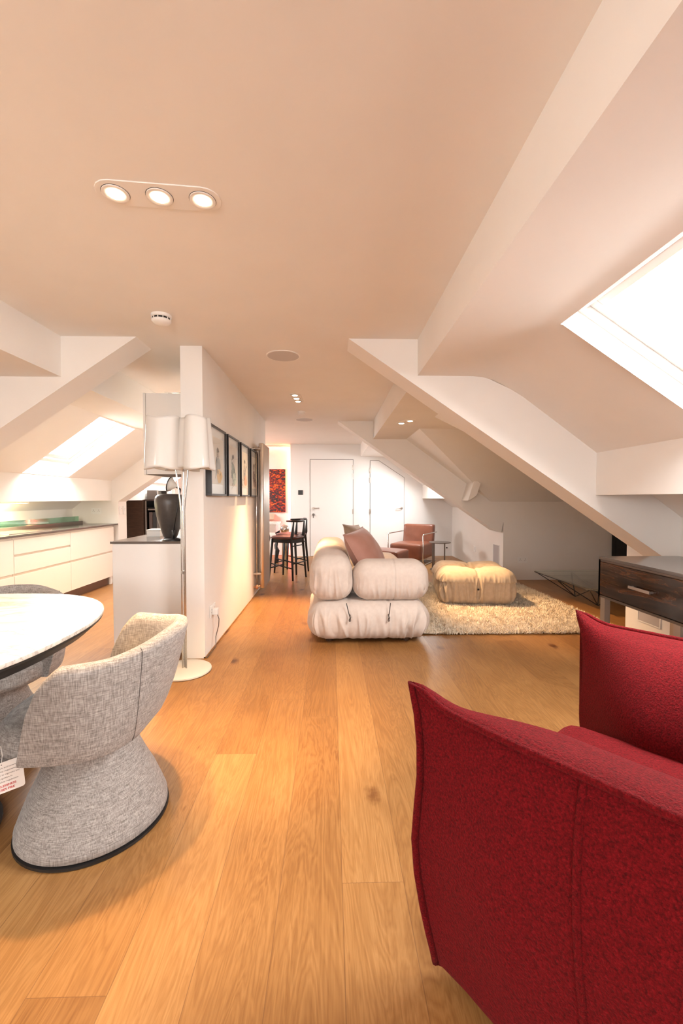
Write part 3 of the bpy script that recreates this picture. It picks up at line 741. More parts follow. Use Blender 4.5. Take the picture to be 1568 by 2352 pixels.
# ---- brown leather armchair and its footstool
rot_ch = math.atan2(-0.52, 0.86) * 1.0   # chair faces local -Y
ch = thing('leather_armchair', 'low brown leather armchair with chrome frame by the far right corner', 'armchair', (1.53, 7.98, 0), radians(-31))
m = rbox(0.30, 0.34, 0.14, 0.03, (16, 16, 8), lambda p, n: Vector((0, 0, 0.022*(1-(p.x/.3)**2)*(1-(p.y/.34)**2))) if n.z > 0.5 else Vector((0, 0, 0)))
at(m, 0, -0.04, 0.235).build('seat', M_leather, ch, smooth=True)
m = rbox(0.30, 0.075, 0.30, 0.03, (16, 8, 16)); m.v = [(x, y + 0.16*(z+.3), z) for x, y, z in m.v]
at(m, 0, 0.30, 0.40).build('backrest', M_leather, ch, smooth=True)
for s in (-1, 1):
    m = MB(); x = s*0.335
    m.tube([(x, 0.42, 0.555), (x, 0.30, 0.558), (x, -0.33, 0.558), (x, -0.355, 0.556), (x, -0.37, 0.54), (x, -0.37, 0.3), (x, -0.37, 0.03), (x, -0.36, 0.015), (x, -0.30, 0.012), (x, 0.36, 0.012)], 0.011, 8)
    m.build('arm_frame', M_chrome, ch, smooth=True)
m = MB(); m.box(-0.335, 0.335, 0.20, 0.23, 0.01, 0.03); m.box(-0.335, 0.335, -0.22, -0.19, 0.01, 0.03)
for x in (-0.2, 0.2): m.box(x-.015, x+.015, -0.2, 0.22, 0.03, 0.10)
m.build('base_rail', M_chrome, ch)
fs_ = thing('leather_footstool', 'brown leather footstool in front of the leather armchair', 'footstool', (0.90, 7.02, 0), radians(-31))
m = rbox(0.31, 0.27, 0.13, 0.025, (16, 14, 8), lambda p, n: Vector((0, 0, 0.022*(1-(p.x/.31)**2)*(1-(p.y/.27)**2))) if n.z > 0.5 else Vector((0, 0, 0)))
at(m, 0, 0, 0.225).build('seat', M_leather, fs_, smooth=True)
for (x, y) in ((-.25, -.2), (.25, -.2), (-.25, .2), (.25, .2)):
    m = MB(); m.cyl((x, y, 0), 0.012, 0.10, 10); m.build('leg', M_chrome, fs_)

# ---- round side table
st = thing('round_side_table', 'small round grey side table on thin legs before the leather armchair', 'side table', (1.83, 7.12, 0))
m = MB(); m.lathe([(0.0, 0.455), (0.178, 0.455), (0.18, 0.46), (0.18, 0.466), (0.177, 0.47), (0.0, 0.47)], (0, 0, 0), 40); m.build('tabletop', M_dsteel, st, smooth=True, angle=40)
for (x, y) in ((-0.135, -0.06), (-0.08, 0.07), (0.105, 0.09)):
    m = MB(); m.cyl((x, y, 0.012), 0.0115, 0.445, 12); m.build('leg', M_dsteel, st, smooth=True, angle=40)
m = MB(); m.lathe([(0.0, 0.0), (0.16, 0.0), (0.16, 0.010), (0.157, 0.012), (0.0, 0.012)], (-0.0, 0.0, 0), 36); m.build('base_disc', M_dsteel, st)

# ---- glass coffee table on wire base
ct = thing('glass_coffee_table', 'low glass coffee table on black wire legs in the alcove', 'coffee table', (3.10, 4.86, 0))
hx, hy, cc = 0.46, 0.60, 0.10
oct_ = [(-hx+0.02, -hy+cc), (-hx+cc, -hy), (hx-cc, -hy), (hx, -hy+cc), (hx, hy-cc), (hx-cc, hy), (-hx+cc, hy), (-hx, hy-0.01)]
m = MB(); m.prism([(x, y, 0.258) for x, y in oct_], (0, 0, 0.012)); m.build('glass_top', M_glass, ct)
m = MB(); m.tube([(x, y, 0.250) for x, y in oct_], 0.006, 6, closed=True); m.build('top_rim', M_black, ct)
for (fx, fy) in ((-0.13, -0.21), (-0.13, 0.23), (0.2, -0.21), (0.2, 0.23)):
    m = MB()
    sx_ = -1 if fx < 0 else 1; sy_ = -1 if fy < 0 else 1
    for (tx, ty) in ((sx_*hx*0.96, sy_*hy*0.96), (sx_*hx, sy_*0.02), (0.03, sy_*hy)):
        m.tube([(fx, fy, 0.008), (tx, ty, 0.245)], 0.0055, 6)
    m.tube([(fx, fy, 0.008), (fx*-0.6, fy*-0.4, 0.245)], 0.0045, 6)
    m.build('leg', M_black, ct)

# ---- tv cabinet on steel legs
def wood_dark():
    m = mat('glossy_walnut', (0.10, 0.04, 0.02), 0.10, 0, 0.6); t, ns, ls, b = NT(m)
    tc = N(ns, 'ShaderNodeTexCoord'); mp = N(ns, 'ShaderNodeMapping'); mp.inputs['Scale'].default_value = (1, 0.7, 5)
    n = N(ns, 'ShaderNodeTexNoise', i_Scale=4.0, i_Detail=8, i_Roughness=0.6, i_Distortion=1.5)
    ls.new(tc.outputs['Object'], mp.inputs[0]); ls.new(mp.outputs[0], n.inputs['Vector'])
    r = ramp(ns, [(0.36, (0.006, 0.003, 0.002)), (0.5, (0.022, 0.009, 0.004)), (0.60, (0.075, 0.026, 0.009)), (0.68, (0.04, 0.014, 0.006))]); ls.new(n.outputs[0], r.inputs[0]); ls.new(r.outputs[0], b.inputs['Base Color'])
    return m
M_walnut = wood_dark()
M_topgloss = mat('dark_gloss_top', (0.09, 0.072, 0.062), 0.12, 0, 0.7)
tv = thing('sideboard', 'dark glossy walnut sideboard on steel legs behind the red armchair', 'sideboard', (1.79, 2.80, 0))
# local: x 0..0.52 depth, y from -1.75 to 0
m = MB(); m.box(0.0, 0.54, -1.75, 0.0, 0.795, 0.815); m.build('top', M_topgloss, tv, bevel=0.002)
m = MB(); m.box(0.012, 0.53, -1.73, -0.02, 0.562, 0.795); m.build('carcass', M_dwood, tv)
m = MB(); m.box(0.0, 0.014, -1.75, -0.004, 0.784, 0.795); m.box(0.0, 0.014, -0.018, -0.0, 0.545, 0.795); m.box(0.0, 0.014, -1.75, -1.732, 0.545, 0.795); m.box(0.0, 0.02, -1.75, 0, 0.545, 0.560); m.box(0.0, 0.53, -0.018, 0.0, 0.545, 0.795)
m.build('edge_frame', M_dsteel, tv)
for (ya, yb) in ((-0.86, -0.022), (-1.728, -0.866)):
    m = MB(); m.box(-0.004, 0.012, ya, yb, 0.566, 0.780); d = m.build('drawer', M_walnut, tv, bevel=0.0015)
    yc = (ya+yb)/2 + 0.03
    m = MB(); m.box(-0.032, -0.022, yc-0.085, yc+0.085, 0.668, 0.684); m.box(-0.024, -0.003, yc-0.082, yc-0.072, 0.670, 0.682); m.box(-0.024, -0.003, yc+0.072, yc+0.082, 0.670, 0.682); m.build('drawer_handle', M_steel, d, bevel=0.001)
for (x, y) in ((0.012, -0.05), (0.012, -0.66), (0.012, -1.70), (0.49, -0.05), (0.49, -1.70)):
    m = MB(); m.box(x, x+0.038, y, y+0.045, 0.0, 0.545); m.build('leg', M_steel, tv, bevel=0.001)

# dark panel on the alcove wall
al = thing('tall_black_panel', 'tall black panel standing against the alcove wall behind the roof frame', 'panel', (4.36, 6.16, 0))
m = MB(); m.box(-0.18, 0.12, -0.02, 0.03, 0, 1.08); m.build('panel', M_black, al, bevel=0.002)
m = MB(); m.box(-0.21, -0.18, -0.03, 0.035, 0, 1.10); m.build('edge_strip', mat('black_edge', (0.004, 0.004, 0.004), 0.5), al)

# ---- wall fittings on the right
def socket(name, label, loc, axis, w=0.146, h=0.086, col=None, double=True, rockers=True):
    """axis: outward normal ('-y','+x','-x')"""
    root = thing(name, label, 'wall socket' if 'socket' in name else 'light switch', loc, {'-y': 0, '+x': pi/2, '-x': -pi/2}[axis])
    mt = col or M_whitep
    m = MB(); m.box(-w/2, w/2, -0.008, 0.0, -h/2, h/2); m.build('face_plate', mt, root, bevel=0.002)
    if 'socket' in name:
        for cx in ((-w/4, w/4) if double else (0,)):
            m = MB(); m.box(cx-0.0035, cx+0.0035, -0.0088, -0.007, 0.010, 0.018); m.box(cx-0.014, cx-0.008, -0.0088, -0.007, -0.010, -0.006); m.box(cx+0.008, cx+0.014, -0.0088, -0.007, -0.010, -0.006); m.build('pin_holes', M_black, root)
            m = MB(); m.box(cx-0.006, cx+0.006, -0.011, -0.007, 0.024, 0.038); m.build('rocker', mt, root)
    else:
        for cx in ((-0.018, 0.018) if double else (0,)):
            m = MB(); m.box(cx-0.010, cx+0.010, -0.012, -0.007, -0.018, 0.018); m.build('rocker', mt, root, bevel=0.001)
            m = MB(); m.box(cx-0.0035, cx+0.0035, -0.0125, -0.0118, 0.024, 0.030); m.build('indicator', M_black, root)
    return root
socket('wall_socket', 'double white socket low on the alcove back wall', (2.82, 6.199, 0.295), '-y')
socket('wall_socket', 'single white socket on the right wall beyond the roof frame', (2.529, 7.43, 0.315), '-x', 0.10, 0.10, double=False)
socket('wall_socket', 'double white socket on the kitchen end wall above the worktop', (-3.36, 6.199, 1.02), '-y')
M_blk = mat('black_switch', (0.03, 0.028, 0.027), 0.3)
socket('light_switch', 'black double light switch beside the left far door', (-0.63, 8.849, 1.325), '-y', 0.098, 0.098, M_blk)
socket('light_switch', 'left of the pair of white switches on the kitchen end wall edge', (-3.054, 6.275, 1.03), '+x', 0.075, 0.12, double=False)
socket('light_switch', 'right of the pair of white switches on the kitchen end wall edge', (-3.054, 6.375, 1.03), '+x', 0.075, 0.12, double=False)
def grille(label, x, y0, y1, z0, z1):
    root = thing('wall_speaker', label, 'speaker', (x, (y0+y1)/2, (z0+z1)/2))
    m = MB(); m.box(-0.006, 0, y0, y1, z0, z1); m.build('grille', M_greyplastic, root, world=False).location = (0, -(y0+y1)/2, -(z0+z1)/2)
    m = MB(); m.box(-0.008, 0.0, y0-.008, y0, z0-.008, z1+.008); m.box(-0.008, 0.0, y1, y1+.008, z0-.008, z1+.008); m.box(-0.008, 0, y0, y1, z0-.008, z0); m.box(-0.008, 0, y0, y1, z1, z1+.008)
    m.build('rim', M_white, root).location = (0, -(y0+y1)/2, -(z0+z1)/2)
grille('tall grey speaker grille low on the right wall next to the ottoman', 2.53, 6.335, 6.565, 0.19, 0.49)
grille('grey speaker grille on the low wall behind the sideboard legs', 2.53, 3.19, 3.42, 0.205, 0.36)
m = MB(); m.lathe([(0.014, 0), (0.014, 0.010)], (0, 0, 0), 14, 'y'); tag(m.build('cable_outlet', M_black, None), 'tiny black cable outlet low on the far wall near the corner', 'cable outlet').location = (2.42, 8.838, 0.17)

# ---- red boucle armchair
O = Vector((0.215, 1.035, 0)); e1 = Vector((0.635, -0.772, 0)).normalized(); e2 = Vector((0.772, 0.635, 0)).normalized()
ra = thing('red_armchair', 'large red boucle armchair with piped edges in the right foreground', 'armchair', tuple(O), math.atan2(e1.y, e1.x))
# local frame: +X from the front towards the back, +Y across to the far arm
def arm_mesh(flip):
    nu, nv = 60, 56
    Lm = 0.98
    def topz(u):
        return 0.700 + 0.036*exp(-(u/0.055)**2) + 0.012*sm(0.3, 1.0, u) 
    def g(a, b):
        u = a*Lm
        # closed section: b 0..1 ; outer bottom -> outer top (seam) -> crown -> inner -> bottom
        T = 0.33*(sm(-0.10, 0.30, u)*0.92+0.08) 
        if u < 0.01: T *= 0.5
        zt = topz(u)
        zb = 0.035
        bulge = 0.035*sm(0, 0.25, u)
        P = [(0.035, zb), (0.0-bulge*0.6, 0.16), (-0.012-bulge, 0.36), (-0.006-bulge*.7, 0.56), (0.0, zt), 
             (T*0.10, zt+0.004), (T*0.26, zt-0.002), (T*0.48, zt-0.022), (T*0.74, zt-0.085), (T*0.95, zt-0.19), (T*1.0, 0.42), (T*0.96, 0.28), (T*0.9, 0.10), (T*0.80, zb)]
        n = len(P); s = b*n; i = int(s) % n; t = s-int(s)
        def cr(p0, p1, p2, p3, t):
            return [0.5*((2*p1[k]) + (-p0[k]+p2[k])*t + (2*p0[k]-5*p1[k]+4*p2[k]-p3[k])*t*t + (-p0[k]+3*p1[k]-3*p2[k]+p3[k])*t*t*t) for k in (0, 1)]
        y, z = cr(P[i-1], P[i], P[(i+1) % n], P[(i+2) % n], t)
        if i == 4 or i == 3: 
            y = P[i][0]*(1-t)+P[(i+1)%n][0]*t; z = P[i][1]*(1-t)+P[(i+1)%n][1]*t
        x = u + 0.010*sin(z*14)*exp(-u*8) + (0.030*(1-z/0.7) if u < 0.3 else 0.03*(1-z/.7)*max(0, 1-(u-.3)*3)) - 0.012*exp(-((z-zt)/0.05)**2)*exp(-u*20)
        y += 0.006*noise.noise(Vector((u*5, z*5, 4.0)))
        if u < 0.08: y += 0.0
        return (x, (1.05-y) if flip else y, z)
    m = MB(); m.grid(g, nu, nv, cv=True)
    m.f.append(tuple(range(nv))); m.f.append(tuple((nu-1)*nv+j for j in range(nv))[::-1])
    return m, g
for flip in (False, True):
    m, g = arm_mesh(flip)
    arm = m.build('arm', M_red, ra, smooth=True)
    n = 14
    pts = [g(0.0, k/14/ n * 0 + (k/10*4)/n) for k in range(11)]          # front vertical seam
    pts += [g(a/30, 4/n) for a in range(1, 31)]                            # top seam
    sgn = 1 if not flip else -1
    pts = [(p[0], p[1]-0.004*sgn, p[2]+0.002 + 0.0015*noise.noise(Vector((i*1.7, 0, 0)))) for i, p in enumerate(pts)]
    m = MB(); m.tube(pts, 0.0088, 8); m.build('piping', M_red, arm, smooth=True)
    pts = [g(0.39, k/10*4/n) for k in range(11)]
    pts = [(p[0]+0.008*sin(k*.6), p[1]-0.001*sgn, p[2]) for k, p in enumerate(pts)]
    m = MB(); m.tube(pts, 0.0075, 6); m.build('side_seam', M_red, arm, smooth=True)
m = rbox(0.46, 0.26, 0.17, 0.07, (24, 20, 10), lambda p, n: Vector((0, 0, 0.03*(1-(p.x/.46)**2)*(1-(p.y/.26)**2))) if n.z > 0.5 else Vector((0, 0, 0)))
at(m, 0.50, 0.525, 0.25).build('seat', M_red, ra, smooth=True)
m = rbox(0.15, 0.50, 0.36, 0.12, (14, 30, 20)); m.v = [(x + 0.12*(z+.36), y, z) for x, y, z in m.v]
at(m, 0.98, 0.525, 0.42).build('backrest', M_red, ra, smooth=True)
m = MB(); m.box(0.08, 0.95, 0.08, 0.97, 0.0, 0.045); m.build('plinth', M_black, ra)

# ---- marble table
tb = thing('marble_table', 'white marble dining table with dark slanted rim at the left edge', 'table', (-1.475, 1.455, 0))
def se(a, rx, ry, e=2.35):
    ca, sa = cos(a), sin(a); return (rx*abs(ca)**(2/e)*(1 if ca > 0 else -1), ry*abs(sa)**(2/e)*(1 if sa > 0 else -1))
def ringed(prof, n=96):
    m = MB(); vs = []; fs = []; k = len(prof)
    for i in range(n):
        a = 2*pi*i/n
        for d, z in prof:
            x, y = se(a, 0.585+d, 0.640+d); vs.append((x, y, z))
    for i in range(n):
        for j in range(k-1): fs.append((i*k+j, ((i+1) % n)*k+j, ((i+1) % n)*k+j+1, i*k+j+1))
    fs.append(tuple(i*k for i in range(n))[::-1]); fs.append(tuple(i*k+k-1 for i in range(n)))
    return m.add(vs, fs)
ringed([(-0.02, 0.722), (-0.003, 0.722), (0.0, 0.726), (0.0, 0.736), (-0.004, 0.740), (-0.3, 0.740)]).build('marble_top', M_marble, tb, smooth=True, angle=40)
ringed([(-0.12, 0.668), (-0.045, 0.676), (-0.004, 0.714), (-0.004, 0.7215), (-0.1, 0.7215)]).build('dark_rim', M_black, tb, smooth=True, angle=40)
m = MB(); m.lathe([(0.28, 0.0), (0.28, 0.012), (0.10, 0.03), (0.05, 0.10), (0.045, 0.55), (0.09, 0.66), (0.22, 0.69)], (0, 0, 0), 40); m.build('pedestal', M_black, tb, smooth=True, angle=40)

# ---- upholstered tub chairs
def tub_chair(label, loc, rz, group):
    root = thing('tub_dining_chair', label, 'chair', loc, rz, group)
    # local: faces +X. plan path of the shell (arc around the back, short arms)
    R = 0.335
    A0 = radians(80)          # where the arms end, measured from +X
    def path(u):
        a = A0 + u*(2*pi - 2*A0)
        return a
    def hgt(u):
        c = 1-abs(2*u-1)
        h = 0.690 + 0.044*sm(0.35, 0.95, c)
        d = c*0.85
        if d < 0.16: h -= 0.13*(1-sqrt(max(0, 1-(1-d/0.16)**2)))
        return h
    ZB = 0.372
    def g(u, v):
        a = path(u); h = hgt(u); th = 0.050
        nO, nR = 0.46, 0.12
        if v < nO: t = v/nO; z = ZB + (h-0.02-ZB)*t; off = 0
        elif v < nO+nR: b_ = (v-nO)/nR*pi; z = h-0.02+0.022*sin(b_); off = -th/2*(1-cos(b_))
        else: t = (v-nO-nR)/(1-nO-nR); z = h-0.02 - (h-0.02-ZB)*t; off = -th
        c = 1-abs(2*u-1)
        k0 = 0.88 - 0.23*sm(0.30, 0.95, c)          # how far the wall tucks in at its foot
        zz = max(0, min(1, (z-ZB)/0.33))
        k = k0 + (1-k0)*zz**0.62
        # slanted arm fronts
        e = 1-sm(0.0, 0.30, c)
        sh = e*(0.045 - 0.09*((z-ZB)/0.32))
        sg = 1 if sin(a) > 0 else -1
        r_ = R*k + off
        return (r_*cos(a) + sh, r_*sin(a) * (1.0), z)
    m = MB(); nu, nv = 72, 30; m.grid(g, nu, nv)
    for i0 in (0, nu-1):
        row = [i0*nv+j for j in range(nv)]; m.f.append(tuple(row))
    for i in range(nu-1): m.f.append((i*nv, (i+1)*nv, (i+1)*nv+nv-1, i*nv+nv-1))
    sh = m.build('shell', M_linen, root, smooth=True, angle=60)
    md = sh.modifiers.new('bv', 'BEVEL'); md.width = 0.012; md.segments = 3; md.limit_method = 'ANGLE'; md.angle_limit = radians(60)
    # side seams
    for s in (0.30, 0.70):
        pts = [g(s, v/20*0.50) for v in range(21)]
        m = MB(); m.tube([(p[0]*1.001, p[1]*1.001, p[2]) for p in pts], 0.0013, 5); m.build('seam', mt_seam, sh)
    # seat: underside bowl and cushion
    def bowl(u, v):
        a = u*2*pi; r = 0.0 + v
        ex = 0.27 if cos(a) > 0 else 0.235
        x, y = se(a, ex, 0.298, 2.6)
        prof = [(0.50, 0.345), (0.80, 0.352), (0.95, 0.362), (1.0, 0.385), (0.98, 0.43), (0.90, 0.455), (0.5, 0.468), (0.0, 0.470)]
        t = v*(len(prof)-1); i = min(int(t), len(prof)-2); f = t-i
        k = prof[i][0]*(1-f)+prof[i+1][0]*f; z = prof[i][1]*(1-f)+prof[i+1][1]*f
        lim = 0.86 + 0.14*sm(0.35, 0.43, z)
        return (x*k*(1 if x > 0 else 0.93), y*k*0.93*min(1, lim+0.1), z)
    m = MB(); m.grid(bowl, 56, 28, cu=True); m.build('seat', M_linen, root, smooth=True)
    m = MB(); m.lathe([(0.250, 0.0), (0.256, 0.003), (0.256, 0.012), (0.24, 0.014)], (0, 0, 0), 56); m.build('base_ring', M_black, root)
    m = MB(); m.lathe([(0.24, 0.012), (0.252, 0.020), (0.251, 0.040), (0.238, 0.075), (0.212, 0.14), (0.182, 0.20), (0.160, 0.25), (0.145, 0.30), (0.140, 0.36)], (0, 0, 0), 64)
    m.build('base', M_linen, root, smooth=True)
    return root
mt_seam = mat('dark_stitching', (0.10, 0.085, 0.08), 0.9)
tub_chair('light grey linen tub chair with flared base in the left foreground', (-0.892, 1.605, 0), radians(184), 'tub chairs at the marble table')
tub_chair('grey linen tub chair on the far side of the marble table', (-1.62, 2.03, 0), radians(-80), 'tub chairs at the marble table')

# hanging safety tag
tg = thing('hanging_tag', 'white fire safety swing tag hanging from the front grey chair', 'tag', (-1.005, 1.30, 0.395))
tilt = radians(4)
tg.rotation_euler = (0, 0, radians(36)); 
m = MB(); w, h = 0.103, 0.096; pts = []
for (cx, cz, a0) in ((w/2-.008, -0.008, 0), (-w/2+.008, -0.008, 90), (-w/2+.008, -h+.008, 180), (w/2-.008, -h+.008, 270)):
    for k in range(5): a = radians(a0+k*22.5); pts.append((cx+.008*cos(a), 0, cz+.008*sin(a)))
card = None
m.prism(pts, (0, 0.0008, 0)); card = m.build('card', mat('tag_card', (0.80, 0.76, 0.72), 0.6), tg); card.rotation_euler = (0, -tilt, 0)
m = MB(); m.tube([(0.0, 0, -0.010), (0.003, 0.004, 0.02), (0.0, 0.004, 0.05)], 0.0008, 5); m.build('string', M_whitep, tg)
def text(body, size, mt, parent, loc, rot, name='lettering', align='CENTER', ext=0.0, bold=0.0):
    cu = bpy.data.curves.new(name, 'FONT'); cu.body = body; cu.size = size; cu.align_x = align; cu.extrude = ext; cu.offset = bold
    tmp = bpy.data.objects.new(name, cu); COL.objects.link(tmp)
    bpy.context.view_layer.update()
    me = bpy.data.meshes.new_from_object(tmp.evaluated_get(bpy.context.evaluated_depsgraph_get()))
    bpy.data.objects.remove(tmp)
    me.materials.clear(); me.materials.append(mt); o = bpy.data.objects.new(name, me); COL.objects.link(o); o.parent = parent; o.location = loc; o.rotation_euler = rot
    return o
M_ink = mat('grey_ink', (0.22, 0.19, 0.18), 0.7); M_rink = mat('red_ink', (0.55, 0.05, 0.05), 0.7)
for i, l in enumerate(['Filling materials and covering', 'fabrics meet the requirements', 'for resistance to cigarette and', 'match ignition in', 'the 1988 safety regulations']):
    text(l, 0.0068, M_ink, card, (0, -0.0006, -0.0195-i*0.0108), (pi/2, 0, 0))
text('CARELESSNESS', 0.0092, M_rink, card, (0, -0.0006, -0.077), (pi/2, 0, 0), bold=0.0002)
text('CAUSES FIRE', 0.0092, M_rink, card, (0, -0.0006, -0.0885), (pi/2, 0, 0), bold=0.0002)
m = MB(); m.lathe([(0.0016, -0.0008), (0.0, -0.0009)], (0.0, 0, -0.007), 10, 'y'); m.build('hole', M_black, card)

# ---- floor lamp with three folded glass shades
lp = thing('floor_lamp', 'tall floor lamp with wavy milky shade on thin stems beside the partition', 'floor lamp', (-1.02, 2.96, 0))
m = MB(); m.lathe([(0.0, 0.022), (0.12, 0.022), (0.172, 0.019), (0.180, 0.014), (0.180, 0.0)], (0, 0, 0), 64); m.build('base', mat('lamp_base_white', (0.62, 0.58, 0.52), 0.35), lp, smooth=True, angle=40)
m = MB(); m.lathe([(0.181, 0.0), (0.183, 0.003), (0.183, 0.006)], (0, 0, 0), 64); m.build('base_edge', M_steel, lp)
cs = [(-0.112, -0.02), (0.0, 0.06), (0.105, -0.035)]
sc_ = [(-0.055, -0.005), (0.0, 0.03), (0.055, -0.012)]
for i, (tx, ty) in enumerate(sc_):
    j = ((-0.012, 0), (0, .012), (0.014, -0.004))[i]
    m = MB(); m.tube([(j[0], j[1], 0.02), (j[0], j[1], 0.6), (j[0]*.9, j[1]*.9, 1.12), (j[0]+(tx-j[0])*.12, j[1]+(ty-j[1])*.12, 1.19), (tx, ty, 1.50), (tx*1.1, ty*1.1, 1.56)], 0.0055, 8)
    m.build('stem', M_chrome, lp, smooth=True)
m = MB(); m.cyl((0.0, 0.002, 0.68), 0.014, 0.02, 12); m.cyl((0, 0.002, 1.12), 0.016, 0.03, 12); m.build('clamp', M_chrome, lp)
# one continuous wavy shade made from three folds
def shade(c, r0, r1, ph, sd, a_cut):
    def g(u, v):
        a = u*2*pi; z = 1.745 - 0.345*v
        r = (r0 + (r1-r0)*v) * (1 + (0.10+0.05*v)*cos(3*a+ph) + 0.055*cos(5*a+sd))
        z += 0.008*cos(3*a+ph+1)*(1 if v < 0.5 else -1) * abs(2*v-1)**2
        return (c[0]+r*cos(a), c[1]+r*sin(a), z)
    return MB().grid(g, 72, 20, cu=True)
for c, r0, r1, ph, sd in ((cs[0], 0.100, 0.114, 0.6, 1, ), (cs[1], 0.100, 0.110, 2.0, 2), (cs[2], 0.092, 0.120, 3.6, 3)):
    sh = shade(c, r0, r1, ph, sd, 0).build('lamp_shade', M_milk, lp, smooth=True, solid=0)
    md = sh.modifiers.new('s', 'SOLIDIFY'); md.thickness = 0.003
for (tx, ty) in sc_:
    m = MB(); m.lathe([(0.014, 1.56), (0.016, 1.60), (0.03, 1.63), (0.03, 1.66), (0.0, 1.68)], (tx*1.3, ty*1.3, 0), 14); m.build('bulb', M_whitep, lp, smooth=True)

# transformer and cable behind the lamp
tr = thing('power_adapter', 'small black power adapter with cables at the foot of the partition', 'power adapter', (-1.155, 3.12, 0))
m = MB(); m.box(-0.03, 0.03, -0.03, 0.03, 0.0, 0.16); m.build('body', M_black, tr, bevel=0.004)
m = MB(); m.tube([(0.0, -0.03, 0.02), (0.02, -0.07, 0.006), (-0.03, -0.1, 0.005), (-0.08, -0.05, 0.005), (-0.1, 0.0, 0.005)], 0.003, 6); m.build('cable', M_black, tr)
sk = socket('wall_socket', 'white socket low on the partition with a plugged-in cable', (-0.944, 3.385, 0.315), '+x', 0.146, 0.09)
pl = thing('plug_with_cable', 'white plug and dark cable hanging from the partition socket', 'plug', (-0.93, 3.37, 0.31))
m = MB(); m.box(-0.005, 0.04, -0.025, 0.025, -0.025, 0.025); m.build('plug', M_whitep, pl, bevel=0.006)
m = MB(); m.tube([(0.03, 0, -0.02), (0.045, -0.005, -0.06), (0.035, 0.02, -0.12), (0.02, -0.01, -0.2), (0.025, -0.03, -0.27), (0.0, -0.12, -0.303), (-0.005, -0.18, -0.305)], 0.0035, 8); m.build('cable', M_dsteel, pl, smooth=True)

# ---- framed drawings on the partition
arts = [
 ('framed drawing with a grey figure and ochre patch, nearest of the four', (0.42, 0.40, 0.37), (0.80, 0.52, 0.22)),
 ('framed drawing of a dark-topped figure with green sleeves, second in the row', (0.30, 0.33, 0.27), (0.62, 0.68, 0.58)),
 ('framed drawing with an orange garment patch, third in the row', (0.55, 0.48, 0.44), (0.80, 0.45, 0.30)),
 ('framed drawing with a brown figure, farthest in the row by the radiator', (0.40, 0.30, 0.26), (0.52, 0.38, 0.32))]
ys_ = [(3.245, 3.715), (3.79, 4.245), (4.335, 4.755), (4.865, 5.30)]
M_paper = noise_mat('art_paper', (0.74, 0.67, 0.58), (0.80, 0.73, 0.65), 4, 0.8)
for k, ((lab, c1, c2), (ya, yb)) in enumerate(zip(arts, ys_)):
    yc = (ya+yb)/2; hw = (yb-ya)/2; za, zb = 1.222, 1.767
    root = thing('framed_drawing', lab, 'picture', (-0.945, yc, (za+zb)/2), 0, 'framed drawings in a row on the partition')
    hh = (zb-za)/2; T = 0.045; F = 0.016
    m = MB(); m.box(0, T, -hw, hw, hh-F, hh); m.box(0, T, -hw, hw, -hh, -hh+F); m.box(0, T, -hw, -hw+F, -hh+F, hh-F); m.box(0, T, hw-F, hw, -hh+F, hh-F); m.build('frame', M_frame, root, bevel=0.001)
    m = MB(); m.box(0.0, 0.030, -hw+F, hw-F, -hh+F, hh-F); m.build('mount', M_gloss, root)
    m = MB(); m.box(0.030, 0.0315, -hw*0.78, hw*0.74, -hh*0.66, hh*0.70); pp = m.build('paper', M_paper, root)
    rnd = random.Random(k+5)
    def blob(cy, cz, ry, rz_, col, x=0.0325, nm='painted_patch', rough=0.25):
        m = MB(); pts = []
        for i in range(22):
            a = 2*pi*i/22; r_ = 1+0.28*(rnd.random()-0.5)+rough*0.3*cos(3*a+k)
            pts.append((x, cy+ry*r_*cos(a), cz+rz_*r_*sin(a)))
        m.prism(pts, (0.0004, 0, 0)); m.build(nm, mat('pigment', col, 0.9), pp)
    blob(0.0, -0.04, hw*0.30, hh*0.30, c1); blob(hw*0.2, -hh*0.40, hw*0.36, hh*0.20, c2, 0.0332)
    blob(-hw*0.02, hh*0.22, hw*0.16, hh*0.13, (0.66, 0.56, 0.48), 0.0338)
    blob(-hw*0.02, hh*0.34, hw*0.13, hh*0.07, (0.16, 0.14, 0.12), 0.0344)
    m = MB()
    for q in range(9):
        p0 = Vector((0.0350, (rnd.random()-.5)*hw*0.7, (rnd.random()-.6)*hh*0.8)); pts = [p0]
        for w_ in range(6): pts.append(pts[-1] + Vector((0, (rnd.random()-.5)*0.05, (rnd.random()-.6)*0.06)))
        m.tube(pts, 0.0007, 4)
    m.build('pencil_lines', mat('pencil', (0.12, 0.11, 0.10), 0.9), pp)
    m = MB(); m.box(0.0395, 0.041, -hw+F*.6, hw-F*.6, -hh+F*.6, hh-F*.6); m.build('glazing', M_pane, root)

# ---- tall column radiator
rd = thing('column_radiator', 'tall brushed steel column radiator at the end of the picture wall', 'radiator', (-0.86, 5.5, 0))
for k in range(8):
    m = MB(); y = -0.26 + k*0.062; m.lathe([(0.0, 0.098), (0.018, 0.10), (0.026, 0.108), (0.026, 1.865), (0.018, 1.874), (0, 1.876)], (0.012, y, 0), 16, sx=1.25, sy=0.9); m.build('column', M_rad, rd, smooth=True, angle=50)
for z in (0.16, 1.82):
    m = MB(); m.tube([(-0.012, -0.27, z), (-0.012, 0.2, z)], 0.016, 12); m.build('manifold', M_rad, rd, smooth=True)
for z in (0.28, 1.80):
    for y in (-0.29,):
        m = MB(); m.cyl((-0.085, y, z), 0.018, 0.09, 14, 'x'); m.build('bracket', M_steel, rd, smooth=True, angle=40)
m = MB(); m.tube([(-0.045, -0.30, 0.17), (-0.045, -0.30, 1.78)], 0.007, 8); m.build('riser_pipe', M_chrome, rd, smooth=True)
